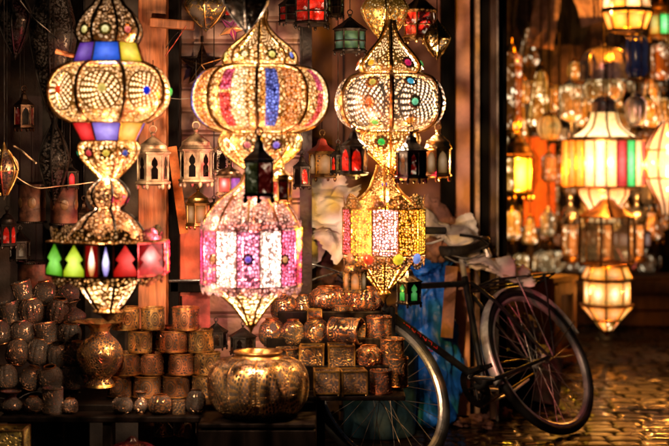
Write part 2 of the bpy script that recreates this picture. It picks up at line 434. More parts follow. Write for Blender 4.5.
class Lan:
    def __init__(s, name, label, cat, cx, yb, d, rz=0.0, group=None):
        s.k = d/F; s.yb = yb
        s.root = thing(name, label, cat, P(cx, yb, d), rz, group)
    def pr(s, pts, sub=4):
        q = [(max(r, .25)*s.k, (s.yb-y)*s.k) for r, y in pts]
        if q[0][1] > q[-1][1]: q = q[::-1]
        return smooth_prof(q, sub)
    def shell(s, name, pts, mat, n=48, sub=4, lob=0, amp=0.0, ph=0.0, parent=None, ang=38):
        return MB().lathe(s.pr(pts, sub), n, ph, lob, amp).build(name, mat, parent or s.root, ang=ang)
    def ribs(s, pts, angs, w, mat, name='rib', off=.002, flat=.6):
        pr = s.pr(pts, 4)
        for a in angs:
            line = [((r+off)*math.sin(a), -(r+off)*math.cos(a), z) for r, z in pr]
            MB().tube(line, w*s.k, 6, flat=1.0).build(name, mat, s.root)
    def hoop(s, r, y, t, mat, name='hoop', n=40):
        n = max(24, int(2*PI*r/(t*1.5))*2); rr = r*s.k; z = (s.yb-y)*s.k      # a beaded wire
        pts = [(rr*math.cos(2*PI*i/n), rr*math.sin(2*PI*i/n), z) for i in range(n)]
        return MB().tube(pts, [t*s.k*(1.25 if i % 2 else .62) for i in range(n)], 6, True).build(name, mat, s.root)
    def rz_at(s, pr, z):
        for (r0, z0), (r1, z1) in zip(pr, pr[1:]):
            if min(z0, z1) <= z <= max(z0, z1):
                t = (z-z0)/(z1-z0) if abs(z1-z0) > 1e-9 else 0
                return r0+(r1-r0)*t, (r1-r0), (z1-z0)
        return pr[-1][0], 0, 1
    def gem(s, pts, a, y, r, mat, name='gem', petals=0, pmat=None):
        pr = s.pr(pts); z = (s.yb-y)*s.k
        rr, dr, dz = s.rz_at(pr, z)
        nrm = Vector((math.sin(a)*dz, -math.cos(a)*dz, -dr)).normalized()
        M = Matrix.Translation(Vector((rr*math.sin(a), -rr*math.cos(a), z))) @ nrm.to_track_quat('Z', 'Y').to_matrix().to_4x4()
        g = MB().ball(r*s.k, (0, 0, 0), .5, 12, M).build(name, mat, s.root)
        if petals:
            mb = MB()
            for i in range(petals):
                t = 2*PI*i/petals
                mb.ball(r*.62*s.k, (math.cos(t)*r*1.5*s.k, math.sin(t)*r*1.5*s.k, 0), .35, 8, M)
            mb.ring(r*1.5*s.k, r*.25*s.k, 0, 16, 5, M)
            mb.build('rosette', pmat or BRASS, s.root)
        return g
    def strip(s, pts, a, da, y0, y1, mat, name='glass_strip', off=.003):
        pr = [p for p in s.pr(pts, 6) if (s.yb-y1)*s.k <= p[1] <= (s.yb-y0)*s.k]
        vs, fs, uvs = [], [], []
        m = 4
        for i, (r, z) in enumerate(pr):
            for j in range(m+1):
                b = a + da*(j/m-.5)
                vs.append(((r+off)*math.sin(b), -(r+off)*math.cos(b), z))
        for i in range(len(pr)-1):
            for j in range(m):
                fs.append([i*(m+1)+j, i*(m+1)+j+1, (i+1)*(m+1)+j+1, (i+1)*(m+1)+j])
                N = len(pr)-1
                uvs.append([(j/m, i/N), ((j+1)/m, i/N), ((j+1)/m, (i+1)/N), (j/m, (i+1)/N)])
        return MB().add(vs, fs, uvs).build(name, mat, s.root)
    def facet(s, r0, y0, r1, y1, a0, a1):
        def c(r, y, a): return Vector((r*s.k*math.sin(a), -r*s.k*math.cos(a), (s.yb-y)*s.k))
        b0, b1, t0, t1 = c(r1, y1, a0), c(r1, y1, a1), c(r0, y0, a0), c(r0, y0, a1)
        nrm = (b1-b0).cross(t0-b0).normalized()
        def at(u, v, off=0.0):
            return (b0*(1-u)+b1*u)*(1-v) + (t0*(1-u)+t1*u)*v + nrm*off
        return at
    def pane_at(s, at, poly, ins, mat, name='pane', off=.0015, parent=None, thick=.0025):
        u0, v0, u1, v1 = ins
        f = [at(u0+(u1-u0)*p[0], v0+(v1-v0)*p[1], off) for p in poly]
        b = [at(u0+(u1-u0)*p[0], v0+(v1-v0)*p[1], off-thick) for p in poly]
        n = len(poly)
        fs = [list(range(n))]; uvs = [[tuple(p) for p in poly]]
        for i in range(n):
            k = (i+1) % n
            fs.append([i, n+i, n+k, k]); uvs.append([poly[i], poly[i], poly[k], poly[k]])
        return MB().add(f+b, fs, uvs).build(name, mat, parent or s.root, smooth=False)
    def band(s, r0, y0, r1, y1, n, ph, mats, fmat, poly=RECT, ins=(.06, .04, .94, .96), bar=1.0, panel=None, pname='pane', back=True, barr=True):
        for i in range(n):
            a = ph+2*PI*i/n
            at = s.facet(r0, y0, r1, y1, a-PI/n, a+PI/n)
            m = mats[i % len(mats)]
            if panel:
                par = s.pane_at(at, RECT, (0, 0, 1, 1), panel if not isinstance(panel, list) else panel[i % len(panel)], 'panel', 0)
            else: par = s.root
            if m is not None:
                pl = poly[i % len(poly)] if isinstance(poly[0], list) else poly
                s.pane_at(at, pl, ins, m, pname, .002 if panel else .0005, par)
            if barr:
                line = [at(0, -.01), at(0, 1.01)]
                MB().tube(line, bar*s.k, 6).build('bar', fmat, s.root)
        for r, y in ((r0, y0), (r1, y1)):
            rr = r*s.k
            pts = [(rr*math.sin(ph+PI*(2*i+1)/n), -rr*math.cos(ph+PI*(2*i+1)/n), (s.yb-y)*s.k) for i in range(n)]
            MB().tube(pts, bar*1.25*s.k, 6, True).build('hoop', fmat, s.root)
    def crown(s, r0, y0, r1, y1, n, mat, lo=.25, name='crown', ph=0.0, curve=.0):
        vs, fs, uvs = [], [], []
        N, m = n*8, 5
        for i in range(m+1):
            for j in range(N):
                a = ph+2*PI*j/N
                q = abs(math.cos(a*n/2 - ph*n/2))
                t = i/m*(lo+(1-lo)*q**.8)
                r = (r0+(r1-r0)*t + curve*(r1-r0)*math.sin(PI*t))*s.k
                z = (s.yb-(y0+(y1-y0)*t))*s.k
                vs.append((r*math.sin(a), -r*math.cos(a), z))
        for i in range(m):
            for j in range(N):
                k = (j+1) % N
                fs.append([i*N+j, i*N+k, (i+1)*N+k, (i+1)*N+j]); uvs.append([(j/N, i/m)]*4)
        if y1 > y0: fs = [f[::-1] for f in fs]
        return MB().add(vs, fs, uvs).build(name, mat, s.root)
    def chain(s, y0, y1, mat=IRON, link=5.0, w=.8):
        """links standing one through the next, from y0 (low) up to y1"""
        mb = MB()
        y = y0; i = 0
        while y > y1:
            M = Matrix.Translation(Vector((0, 0, (s.yb-y)*s.k))) @ Matrix.Rotation(PI/2*(i % 2), 4, 'Z')
            L = link*s.k
            pts = [(math.sin(2*PI*j/12)*L*.32, 0, math.cos(2*PI*j/12)*L*.62) for j in range(12)]
            mb.tube(pts, w*s.k*.6, 5, True, M=M)
            y -= link*.95; i += 1
        return mb.build('chain', mat, s.root)
    def bulb(s, y, watts, col=(1, .73, .54), r=.003, dx=0.0):
        l = bpy.data.lights.new('bulb', 'POINT'); l.energy = watts; l.color = col; l.shadow_soft_size = r
        o = bpy.data.objects.new('bulb', l); COL.objects.link(o); o.parent = s.root; o.location = (dx*s.k, 0, (s.yb-y)*s.k)
        return o
    def rod(s, y0, y1, w, mat=IRON, name='hanging_wire'):
        return MB().tube([(0, 0, (s.yb-y0)*s.k), (0, 0, (s.yb-y1)*s.k)], w*s.k, 6).build(name, mat, s.root)

def small(cx, yt, yb, w, d, label, metal=IRON, glassm=None, n=6, rz=0.0, style='keyhole', roof='onion', feet=True, group=None, name='small_lantern', hang=None, roofmat=None, taper=.92, panelm=None, cat='lantern', litroof=None):
    """little hanging lantern: ring, domed roof, eave, windowed body on n sides, base"""
    H = yb-yt; r = w/2
    L = Lan(name, label, cat, cx, yb, d, rz, group)
    rm = roofmat or metal
    yE, yB = yt+.40*H, yt+.86*H
    mats = glassm if isinstance(glassm, list) else [glassm]
    MB().tube([(math.sin(2*PI*i/14)*.055*H*L.k, 0, (L.yb-(yt+.05*H))*L.k+math.cos(2*PI*i/14)*.055*H*L.k) for i in range(14)], .012*H*L.k, 6, True).build('ring', metal, L.root)
    L.shell('finial', [(.02*H, yt+.09*H), (.045*H, yt+.12*H), (.025*H, yt+.15*H), (.04*H, yt+.17*H), (.05*H, yt+.19*H)], metal, 12, 2)
    if roof == 'onion':
        rp = [(.05*H, yt+.18*H), (.09*H, yt+.205*H), (r*.55, yt+.25*H), (r*.82, yt+.30*H), (r*.86, yt+.35*H), (r*1.0, yE)]
    elif roof == 'tall':
        rp = [(.04*H, yt+.16*H), (r*.30, yt+.20*H), (r*.42, yt+.29*H), (r*.85, yt+.37*H), (r*1.0, yE)]
    else:
        rp = [(.05*H, yt+.17*H), (r*.45, yt+.26*H), (r*1.05, yE)]
    L.shell('roof', rp, litroof or rm, n*4 if roof == 'onion' else n, 2, ph=PI/n, ang=25)
    L.shell('eave', [(r*1.0, yE), (r*1.1, yE+.012*H), (r*1.1, yE+.03*H), (r*.94, yE+.05*H)], metal, n, 1, ph=PI/n, ang=20)
    y0 = yE+.045*H
    if style == 'keyhole':
        L.band(r*.93, y0, r*taper, yB, n, 0, mats, metal, KEYH, (.2, .08, .8, .92), .9, panelm or metal, 'window')
    elif style == 'arch':
        L.band(r*.93, y0, r*taper, yB, n, 0, mats, metal, ARCH, (.12, .06, .88, .95), .9, panelm or metal, 'window')
    else:
        L.band(r*.93, y0, r*taper, yB, n, 0, mats, metal, RECT, (.06, .03, .94, .97), 1.0)
        if style == 'cross':
            rr = r*.95; ym = y0+(yB-y0)*.55
            L.hoop(rr, ym, .8, metal, 'crossbar', n*2)
    L.shell('base', [(r*.92, yB-.01*H), (r*1.08, yB+.01*H), (r*1.08, yB+.04*H), (r*.7, yB+.07*H), (.3, yB+.075*H)], metal, n, 1, ph=PI/n, ang=20)
    if feet == 'drop':
        L.shell('drop', [(r*.55, yB+.06*H), (r*.35, yB+.12*H), (.3, yb)], metal, n, 1, ang=20)
    elif feet:
        for i in range(n):
            a = PI/n+2*PI*i/n
            MB().ball(.03*H*L.k, (r*.95*L.k*math.sin(a), -r*.95*L.k*math.cos(a), (L.yb-(yB+.085*H))*L.k), 1.6, 8).build('foot', metal, L.root)
    if hang is not None: L.rod(yt, hang, .45)
    return L

def EV(n, ph=0.0): return [ph+2*PI*i/n for i in range(n)]

GOLD = (1.0, .48, .10); WARM = (1.0, .60, .19); PINKW = (1.0, .70, .60)
GB = (.50, .28, .08)

# ---- 1: left globe lantern with coloured glass collars
D1 = 4.5
def kz(yb, y, d): return (yb-y)*d/F
L = Lan('globe_lantern', 'large round pierced lantern with purple, blue and yellow glass collar above its globe', 'lantern', 109, 178, D1)
top = [(15, -36), (24, -22), (21, -13), (13, -5), (15, 4), (23, 12), (31, 24), (33, 34), (29, 43)]
glb = [(37, 63), (50, 69), (58, 79), (61, 92), (58, 106), (49, 116), (38, 122)]
bowl = [(28, 142), (31, 148), (27, 159), (17, 170), (9, 178)]
gs = lit('gold_lit_filigree', GB, WARM, 3.0, 92.0, .11, 15.0, kz(178, 95, D1), .12, motif=(8, .5, .60, 24.0, .25))
gs2 = lit('dim_lit_filigree', (.30, .16, .07), (1.0, .60, .24), 1.2, 82.0, .14, 17.0, kz(178, 40, D1), .10, motif=(8, .5, .42, 20.0, .15))
gs3 = lit('bowl_lit_filigree', GB, WARM, 3.2, 70.0, .10, 17.0, kz(178, 148, D1), .05)
L.shell('upper_dome', top, gs2); L.shell('globe', glb, gs, 64); L.shell('lower_bowl', bowl, gs3)
L.ribs(top, EV(8, PI/8), 1.6, IRON, 'strap'); L.ribs(glb, EV(8, PI/8), 2.1, DBRASS); L.ribs(bowl, EV(8, PI/8), 1.0, BRASS)
PUR, BLU, YEL = pane('purple_pane', (.13, .02, .40), .9, .12), pane('blue_pane', (.01, .12, .85), 1.0, .1), pane('yellow_pane', (1.0, .66, .01), 1.05, .15)
RED, LIL, ORA = pane('red_pane', (.95, .01, .01), 1.0, .06), pane('lilac_pane', (.33, .17, .80), 1.1, .25), pane('orange_pane', (1.0, .45, .01), 1.15, .2)
L.band(30, 43, 37, 63, 8, R(4), [BLU, YEL, RED, PUR, BLU, RED, YEL, PUR], BRASS, bar=1.0, ins=(.02, .02, .98, .98))
L.band(38, 122, 28, 141, 8, R(4), [LIL, ORA, BLU, YEL, RED, PUR, ORA, RED], BRASS, bar=1.0, ins=(.02, .02, .98, .98))
for a, y, c in ((-45, 91, (1, .06, .01)), (45, 92, (.01, .03, .8)), (2, 90, (1, .7, .15)), (90, 92, (.1, .7, .1)), (-92, 92, (.7, .3, .9))):
    L.gem(glb, R(a), y, 4.3, pane('gem_glass_%d' % a, c, .8, 0.0))
for i, (a, c) in enumerate(((-33, (.9, .03, .03)), (3, (1, .7, .05)), (40, (.05, .1, .5)), (-75, (.05, .6, .2)))):
    L.gem(bowl, R(a), 153, 3.2, pane('bowl_gem_%d' % i, c, .8, .1), petals=7)
for i, (a, c) in enumerate(((-38, (1, .8, .2)), (2, (1, .85, .3)), (42, (.9, .05, .03)))):
    L.gem(top, R(a), 31, 3.4, pane('dome_gem_%d' % i, c, 1.0, .3), petals=8, pmat=plain('gilded_petal', (.8, .55, .15), .3, .9))
L.hoop(14, -5, 2, BRASS); L.chain(-34, -60)

L.bulb(93, 83.98); L.bulb(156, 25.84)
# ---- 1b: hanging under it, twelve coloured windows
L = Lan('paned_lantern', 'wide twelve sided lantern with green, yellow and red tree shaped glass windows', 'lantern', 108, 318, D1)
K = kz(318, 250, D1)
dome = [(6, 178), (15, 184), (21, 194), (17, 204), (13, 209), (24, 216), (33, 226), (43, 241)]
cone = [(33, 274), (31, 282), (24, 294), (17, 304), (12, 309)]
gd = lit('copper_lit_filigree', (.45, .2, .08), (1, .5, .16), 1.5, 75.0, .13, 17.0, K, .10)
gc = lit('cone_lit_filigree', GB, WARM, 3.2, 66.0, .11, 15.0, kz(318, 282, D1), .06)
L.shell('dome', dome, gd); L.shell('lower_cone', cone, gc)
L.ribs(dome, EV(6, R(20)), 1.5, IRON, 'strap'); L.ribs(cone, EV(6, R(20)), 1.6, IRON, 'strap')
GRN, YGR = pane('green_window', (.13, .52, .004), 1.35, .12, .5, .4, 7.0, .25), pane('lime_window', (.58, .74, .004), 1.5, .15, .5, .4, 7.0, .25)
REDW, PINK = pane('scarlet_window', (.95, .012, .004), 1.3, .10, .7, .5, 6.0, .28), pane('rose_window', (1.0, .09, .07), 1.0, .75, .45, .6, 14.0)
HOT, LILW = pane('flame_window', (1.0, .34, .05), 2.2, .95, .5, .6, 9.0, .3), pane('violet_window', (.42, .28, .95), 1.6, .8, .5, .5, 9.0, .3)
REDP, DKP = pane('red_panel', (.5, .008, .005), .5, 0.0), plain('black_tin', (.02, .014, .012), .45, .6)
facets = {0: [(LILW, DROP, DKP), (REDW, TREE, DKP)], 9: [(YGR, TREE, DKP), (HOT, DROP, REDP)], 1: [(PINK, TREE, REDP)], 8: [(GRN, TREE, DKP)]}
for i_ in range(10):
    a = R(18)+2*PI*i_/10
    at = L.facet(61, 241, 61, 273, a-PI/10, a+PI/10)
    cells = facets.get(i_, [(REDW, TREE, DKP), (YGR, TREE, DKP)])
    for c_, (gm, pl, pm) in enumerate(cells):
        sp = {0: (0, .37, 1), 9: (0, .62, 1)}.get(i_, tuple(e/len(cells) for e in range(len(cells)+1)))
        u0, u1 = sp[c_], sp[c_+1]
        par = L.pane_at(at, RECT, (u0, 0, u1, 1), pm, 'panel', 0)
        ins = (u0+.01, .03, u1-.01, .97) if pl is not DROP else (u0+.04, .06, u1-.04, .94)
        L.pane_at(at, pl, ins, gm, 'window', .002, par)
        MB().tube([at(u0, -.02, .001), at(u0, 1.02, .001)], 1.0*L.k, 6).build('bar', DBRASS, L.root)
    MB().tube([at(0, 0), at(1, 0)], 1.3*L.k, 6).build('hoop', DBRASS, L.root); MB().tube([at(0, 1), at(1, 1)], 1.3*L.k, 6).build('hoop', DBRASS, L.root)
gold_cr = lit('gold_crown', (.07, .04, .015), (1, .56, .16), 1.3, 90.0, .2, 20.0, K, .1)
L.crown(55, 240, 57, 226, 10, gold_cr, ph=R(18)); L.crown(56, 274, 54, 284, 10, gold_cr, ph=R(18))
L.shell('shoulder', [(43, 239), (58.5, 241)], DBRASS, 10, 1, ph=0); L.shell('underside', [(58.5, 273), (34, 275)], DBRASS, 10, 1)
L.shell('finial', [(13, 309), (15, 312), (8, 315), (5, 318), (.3, 322)], DBRASS, 20)

L.bulb(212, 19.38); L.bulb(284, 64.6)
# ---- 2: second globe lantern, striped
D2 = 4.6
L = Lan('globe_lantern', 'large round golden lantern with pink, blue and orange stripes down its globe', 'lantern', 260, 172, D2)
top = [(4, 4), (7, 12), (6, 20), (9, 28), (17, 37), (29, 47), (36, 56), (36, 63), (30, 67)]
glb = [(36, 66), (54, 71), (64, 82), (67.5, 97), (65, 112), (54, 125), (36, 132)]
bowl = [(38, 134), (41, 142), (37, 151), (25, 162), (10, 172)]
g1 = lit('amber_lit_filigree', GB, (1.0, .50, .10), 3.0, 84.0, .09, 13.0, kz(172, 98, D2), .12)
L.shell('upper_dome', top, lit('dome_lit_filigree', GB, WARM, 3.0, 80.0, .11, 16.0, kz(172, 56, D2), .06, motif=(8, 0.0, .52, 20.0, .2)))
L.shell('globe', glb, g1, 64)
L.shell('lower_bowl', bowl, lit('bowl_amber_filigree', GB, WARM, 2.4, 74.0, .13, 17.0, kz(172, 142, D2), .06))
L.ribs(glb, EV(8), 1.9, DBRASS); L.ribs(top, EV(8), 1.3, BRASS); L.ribs(bowl, EV(8), 1.0, BRASS)
SP, SR, SB, SO, SY = (lit('pink_strip', (.5, .1, .1), (1, .05, .25), 1.5, 110., .06, 20., kz(172, 85, D2), .1, tint=(.9,.06,.25), trans=0.3), lit('red_strip', (.5, .05, .03), (1, .04, .015), 1.6, 110., .06, 20., kz(172, 110, D2), .08, tint=(.9,.04,.02), trans=0.3),
                  lit('blue_strip', (.1, .1, .4), (.10, .16, 1.0), 1.6, 110., .06, 20., kz(172, 100, D2), .1, tint=(.08,.12,.9), trans=0.3), lit('orange_strip', (.5, .2, .03), (1, .36, .02), 1.8, 110., .06, 20., kz(172, 100, D2), .1, tint=(1,.35,.02), trans=0.3),
                  lit('pale_strip', (.6, .5, .3), (1, .80, .45), 4.0, 90., .06, 20., kz(172, 95, D2), .1))
for a in range(0, 360, 90):
    L.strip(glb, R(a-27), R(10), 70, 92, SP); L.strip(glb, R(a-27), R(10), 93, 128, SR)
    L.strip(glb, R(a-15), R(12), 69, 128, SY)
    L.strip(glb, R(a+13), R(11), 70, 128, SB); L.strip(glb, R(a+31), R(15), 69, 128, SO)
for i, (a, c) in enumerate(((-22, (1, .75, .4)), (22, (1, .8, .1)), (62, (.1, .15, .7)), (-65, (1, .7, .1)))):
    L.gem(top, R(a), 56, 3.0, pane('top_gem_%d' % i, c, 1.2, .3), petals=8, pmat=plain('gilded_petal', (.8, .55, .15), .3, .9))
for i, (a, c) in enumerate(((-48, (1, .2, .05)), (26, (.3, .12, .8)), (70, (1, .8, .3)), (-15, (.8, .1, .1)))):
    L.gem(bowl, R(a), 145, 3.4, pane('flower_gem_%d' % i, c, 1.0, .2), petals=8, pmat=plain('bright_petal', (.85, .66, .35), .3, .6))
L.hoop(37, 66, 1.4, BRASS); L.hoop(36, 133, 1.4, BRASS); L.chain(4, -40)

L.bulb(98, 83.98); L.bulb(148, 25.84)
# ---- 2b: pink drum lantern
L = Lan('drum_lantern', 'pink and white glowing drum lantern with jagged pierced crowns, brightest of all', 'lantern', 251, 322, D2)
K = kz(322, 255, D2)
pk = lambda nm, c, s: lit(nm, (.6, .35, .3), c, s, 95.0, .10, 15.0, K, .11, warm=.18, tint=c, trans=.4)
PKW = pk('blush_panel', (1, .16, .42), 3.0)
MAG, WHT, CRM, CEN = pk('magenta_panel', (1, .03, .32), 2.2), pk('white_panel', (1, .80, .72), 8.0), pk('cream_panel', (1, .66, .34), 3.4), pk('rose_panel', (1, .30, .55), 4.2)
nk2 = [(6, 172), (9, 181), (17, 189), (29, 197), (39, 207), (46, 217), (50, 228)]
L.shell('neck', nk2, pk('neck_filigree', (1, .60, .48), 3.2), 64, lob=10, amp=.06); L.ribs(nk2, EV(10), 1.1, BRASS)
L.crown(50.8, 229, 50, 219, 20, pk('rim_crown', (1, .42, .36), 2.6), .55, ph=0)
L.band(50.5, 228, 50.5, 284, 14, R(0), [CEN, WHT, PKW, MAG, MAG, CRM, WHT, CEN, WHT, CRM, MAG, MAG, PKW, WHT], plain('rose_gold', (.6, .35, .25), .3, .9), bar=.9, ins=(.03, .02, .97, .98))
L.crown(50.8, 283, 49, 293, 20, pk('low_crown', (1, .42, .36), 2.6), .55, ph=0)
cone = [(50, 284), (43, 288), (30, 295), (18, 306), (9, 318), (3, 326)]
L.shell('lower_cone', cone, lit('hot_cone', GB, (1, .76, .44), 5.0, 64., .10, 15., kz(322, 300, D2), .06))
L.ribs(cone, EV(8, PI/8), 1.2, BRASS)
L.shell('tip', [(5, 322), (6, 325), (3, 328), (.3, 334)], BRASS, 16)
for i, (a, y, c) in enumerate(((0, 256, (.2, .1, .8)), (-44, 257, (1, .35, .08)), (44, 257, (.9, .4, .1)))):
    L.gem([(50.8, 228), (50.8, 256), (50.8, 284)], R(a), y, 3.0, pane('drum_gem_%d' % i, c, .9, .1), petals=8, pmat=plain('rose_gold', (.6, .35, .25), .3, .9))

L.bulb(255, 105, (1, .60, .50)); L.bulb(300, 45.22, (1, .70, .48))
# ---- 3: third globe lantern, cream filigree with gems
D3 = 5.0
L = Lan('globe_lantern', 'large round cream filigree lantern studded with orange, mint and blue gems', 'lantern', 390, 170, D3)
top = [(4, 20), (6, 30), (12, 41), (23, 53), (31, 63), (32, 69), (27, 75)]
glb = [(30, 75), (45, 79), (53, 90), (55, 103), (52, 117), (42, 127), (28, 131)]
bowl = [(29, 133), (31, 141), (26, 150), (15, 160), (6, 168), (2, 174)]
cr = lit('cream_lit_filigree', (.28, .21, .16), (1.0, .80, .58), 2.2, 88.0, .16, 22.0, kz(170, 104, D3), .13, .5, .35, motif=(6, 0.0, .80, 26.0, .30))
cr2 = lit('cream_dome_filigree', (.5, .3, .1), (1.0, .66, .26), 1.7, 92.0, .17, 22.0, kz(170, 60, D3), .1, .5, .4, motif=(6, 0.0, .62, 18.0, .22))
L.shell('upper_dome', top, cr2); L.shell('globe', glb, cr, 64); L.shell('lower_bowl', bowl, lit('bowl_gold_filigree', (.55, .33, .1), (1, .62, .20), 2.0, 92., .16, 22., kz(170, 145, D3), .07))
L.ribs(glb, EV(6), 2.6, DBRASS); L.ribs(top, EV(6), 2.2, BRASS, 'strap'); L.ribs(bowl, EV(6), 1.2, BRASS)
GM = lambda i, c, s=.9: pane('jewel_%s' % i, c, s*.85, .02)
for i, (a, y, c) in enumerate(((-24, 103, (1, .16, .02)), (24, 103, (.25, .9, .45)), (-22, 84, (.95, .7, .1)), (22, 83, (.1, .6, .85)), (-20, 123, (.3, .7, .1)), (22, 121, (1, .3, .02)),
                           (62, 102, (1, .4, .04)), (-66, 103, (.9, .7, .1)), (95, 104, (.1, .3, .9)), (-100, 104, (.9, .1, .1)))):
    L.gem(glb, R(a), y, 3.4, GM('globe%d' % i, c), petals=9, pmat=plain('cream_petal', (.7, .5, .3), .35, .6))
for i, (a, c) in enumerate(((-38, (1, .5, .02)), (32, (.8, .01, .12)), (78, (.1, .5, .1)), (-85, (.9, .1, .02)))):
    L.gem(top, R(a), 64, 3.5, GM('dome%d' % i, c), petals=9, pmat=plain('cream_petal', (.7, .5, .3), .35, .6))
for i, (a, c) in enumerate(((-18, (.05, .75, .08)), (36, (.05, .35, .5)), (-72, (.9, .6, .1)))):
    L.gem(bowl, R(a), 142, 3.6, GM('bowl%d' % i, c), petals=9, pmat=plain('cream_petal', (.7, .5, .3), .35, .6))
L.hoop(30, 75, 1.6, BRASS); L.hoop(29, 132, 1.6, BRASS); L.chain(20, -40, BRASS)

L.bulb(104, 152); L.bulb(145, 47.5)
# ---- 3b: multicoloured pierced drum lantern
L = Lan('drum_lantern', 'pierced drum lantern of pink, yellow and lilac panels hanging in front of the bicycle', 'lantern', 384, 292, D3)
K = kz(292, 232, D3)
mk = lambda nm, c, s: lit(nm, (.35, .2, .08), c, s, 105.0, .15, 26.0, K, .10, .55, .35, tint=c, trans=.45)
PK, YE, HW, YO, LI = mk('pink_mesh', (1, .14, .30), 1.8), mk('yellow_mesh', (1, .70, .06), 2.0), mk('hot_mesh', (1, .55, .80), 5.0), mk('orange_mesh', (1, .50, .04), 2.2), mk('peach_mesh', (1, .55, .32), 2.4)
nk = [(7, 165), (9, 173), (13, 182), (17, 190), (27, 199), (40, 208)]
L.shell('neck', nk, mk('neck_mesh', (1, .68, .26), 1.5)); L.ribs(nk, EV(6), 1.6, BRASS)
L.gem(nk, R(0), 184, 2.6, GM('neck', (.03, .05, .6)))
L.crown(40, 208, 41, 194, 10, mk('crown_mesh', (1, .6, .15), 1.3), ph=R(18))
L.band(41, 208, 41, 254, 10, R(0), [HW, YO, YE, YE, PK, YE, LI, PK, PK, YE], BRASS, bar=.8, ins=(.02, .02, .98, .98))
L.crown(41, 255, 40, 268, 10, mk('low_crown_mesh', (1, .5, .2), 1.3), ph=R(18))
cone = [(34, 256), (28, 263), (18, 275), (9, 286), (4, 292)]
L.shell('lower_cone', cone, mk('cone_mesh', (1, .7, .3), 1.8)); L.ribs(cone, EV(8), 1.1, BRASS, 'strap')
for i, (a, c) in enumerate(((-24, (1, .08, .02)), (18, (1, .75, .03)), (50, (.25, .35, .8)), (-55, (.9, .3, .1)))):
    L.gem([(41.5, 250), (41, 256), (39, 266)], R(a), 257, 5.5, GM('disc%d' % i, c, 1.0), 'glass_disc')
for i, (a, c) in enumerate(((-10, (.75, .1, .7)), (24, (1, .25, .12)), (-40, (.8, .6, .1)))):
    L.gem([(41, 208), (36, 203), (27, 199)], R(a), 203, 5.0, GM('shoulder%d' % i, c, .9), 'glass_disc')
L.shell('tip', [(5, 291), (7, 294), (3, 298), (.3, 303)], BRASS, 16)

L.bulb(232, 209, (1, .70, .48)); L.bulb(268, 38.76)
# ------------------------------------------------------------------ small lanterns around the big ones
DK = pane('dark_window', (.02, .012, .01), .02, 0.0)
RDK, GDK, RD2 = painted_glow('dim_red_window', (.60, .02, .01), .32, sc=45.), painted_glow('dim_green_window', (.12, .15, .03), .22, sc=45.), painted_glow('deep_red_window', (.30, .012, .008), .14, sc=45.)  # dull windows with a patchy glow painted in
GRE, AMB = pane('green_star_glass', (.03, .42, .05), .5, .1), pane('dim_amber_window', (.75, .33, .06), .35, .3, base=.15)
WLIT = lit('cream_lit_roof', (.75, .58, .36), (1, .72, .36), .8, 110., .25, 30., .08, .1)
small(153, 126, 190, 33, 5.15, 'cream lantern with dark keyhole windows beside the left globe lantern', CREAM, DK, 6, R(14), hang=60)
small(196, 122, 188, 34, 5.3, 'cream lantern with dark keyhole windows beside the dark wooden post, below the star', CREAM, DK, 6, R(-10), hang=60)
small(198, 184, 230, 24, 5.4, 'little brass lantern with amber glass hanging left of the pink drum lantern', BRASS, AMB, 6, R(20), 'rect', hang=160)
L = small(259, 128, 204, 33, 4.36, 'black lantern with olive and red panes hanging before the striped globe', IRON, [RDK, RDK, RD2, DK, GDK, GDK], 6, R(30), 'rect', 'tall', hang=100)
small(282, 162, 204, 19, 4.5, 'narrow brass trimmed lantern with dull red glass behind the black one', BRASS, [RD2, RDK], 6, R(10), 'rect', hang=130)
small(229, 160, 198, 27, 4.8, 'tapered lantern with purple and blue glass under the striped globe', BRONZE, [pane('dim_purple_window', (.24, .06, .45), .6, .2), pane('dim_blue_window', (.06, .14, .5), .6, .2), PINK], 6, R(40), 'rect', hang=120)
small(223, 132, 176, 20, 5.3, 'slim black and white filigree lantern left of the olive paned lantern', pierced('ivory_filigree', (.7, .6, .45), 120., .2, 30.), DK, 6, R(0), 'arch', 'tall', hang=120, panelm=pierced('ivory_filigree', (.7, .6, .45), 120., .2, 30.))
small(322, 130, 182, 30, 6.0, 'brown lantern with a red cap hanging against the brown wall', DBRASS, AMB, 4, R(20), 'arch', 'tall', hang=90, roofmat=plain('red_cap', (.4, .05, .03), .4), panelm=pierced('copper_panel', (.30, .14, .05), 110., .16, 30.))
small(354, 122, 180, 28, 4.84, 'dark lantern glowing red through pierced windows, below the cream globe', IRON, [RDK, RD2], 6, R(12), 'arch', 'tall', hang=90, feet='drop')
small(411, 126, 184, 32, 4.80, 'squat dark lantern with deep red windows below the cream globe', IRON, [RD2, DK], 8, R(8), 'keyhole', 'tall', hang=90)
small(438, 124, 182, 28, 4.9, 'pale brass domed lantern hanging beside the dark door post', plain('pale_brass', (.75, .52, .24), .35, .7), AMB, 6, R(20), 'arch', 'onion', hang=80, panelm=plain('pale_gold_panel', (.72, .50, .26), .4, .5))
small(355, 252, 296, 24, 4.86, 'small brass filigree lantern below the multicoloured drum, beside the copper pile', pierced('brass_filigree', (.55, .33, .1), 110., .14, 30.), AMB, 6, R(0), 'arch', 'onion', hang=230)
small(409, 262, 308, 25, 5.0, 'small black lantern with a green star pane in front of the bicycle', IRON, GRE, 4, R(35), 'keyhole', 'tall', hang=200)
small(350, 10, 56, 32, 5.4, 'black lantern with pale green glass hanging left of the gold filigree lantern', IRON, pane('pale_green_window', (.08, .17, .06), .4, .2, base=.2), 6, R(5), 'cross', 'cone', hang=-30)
small(312, -26, 30, 36, 5.5, 'black lantern with wine red glass, cut by the top edge', IRON, [RDK, RD2], 6, R(20), 'cross', 'cone', hang=-60)
small(420, -14, 44, 34, 5.2, 'dark lantern with brownish red glass at the top, beside the brass drop', DBRASS, [RD2, RDK], 6, R(15), 'cross', 'cone', hang=-60)
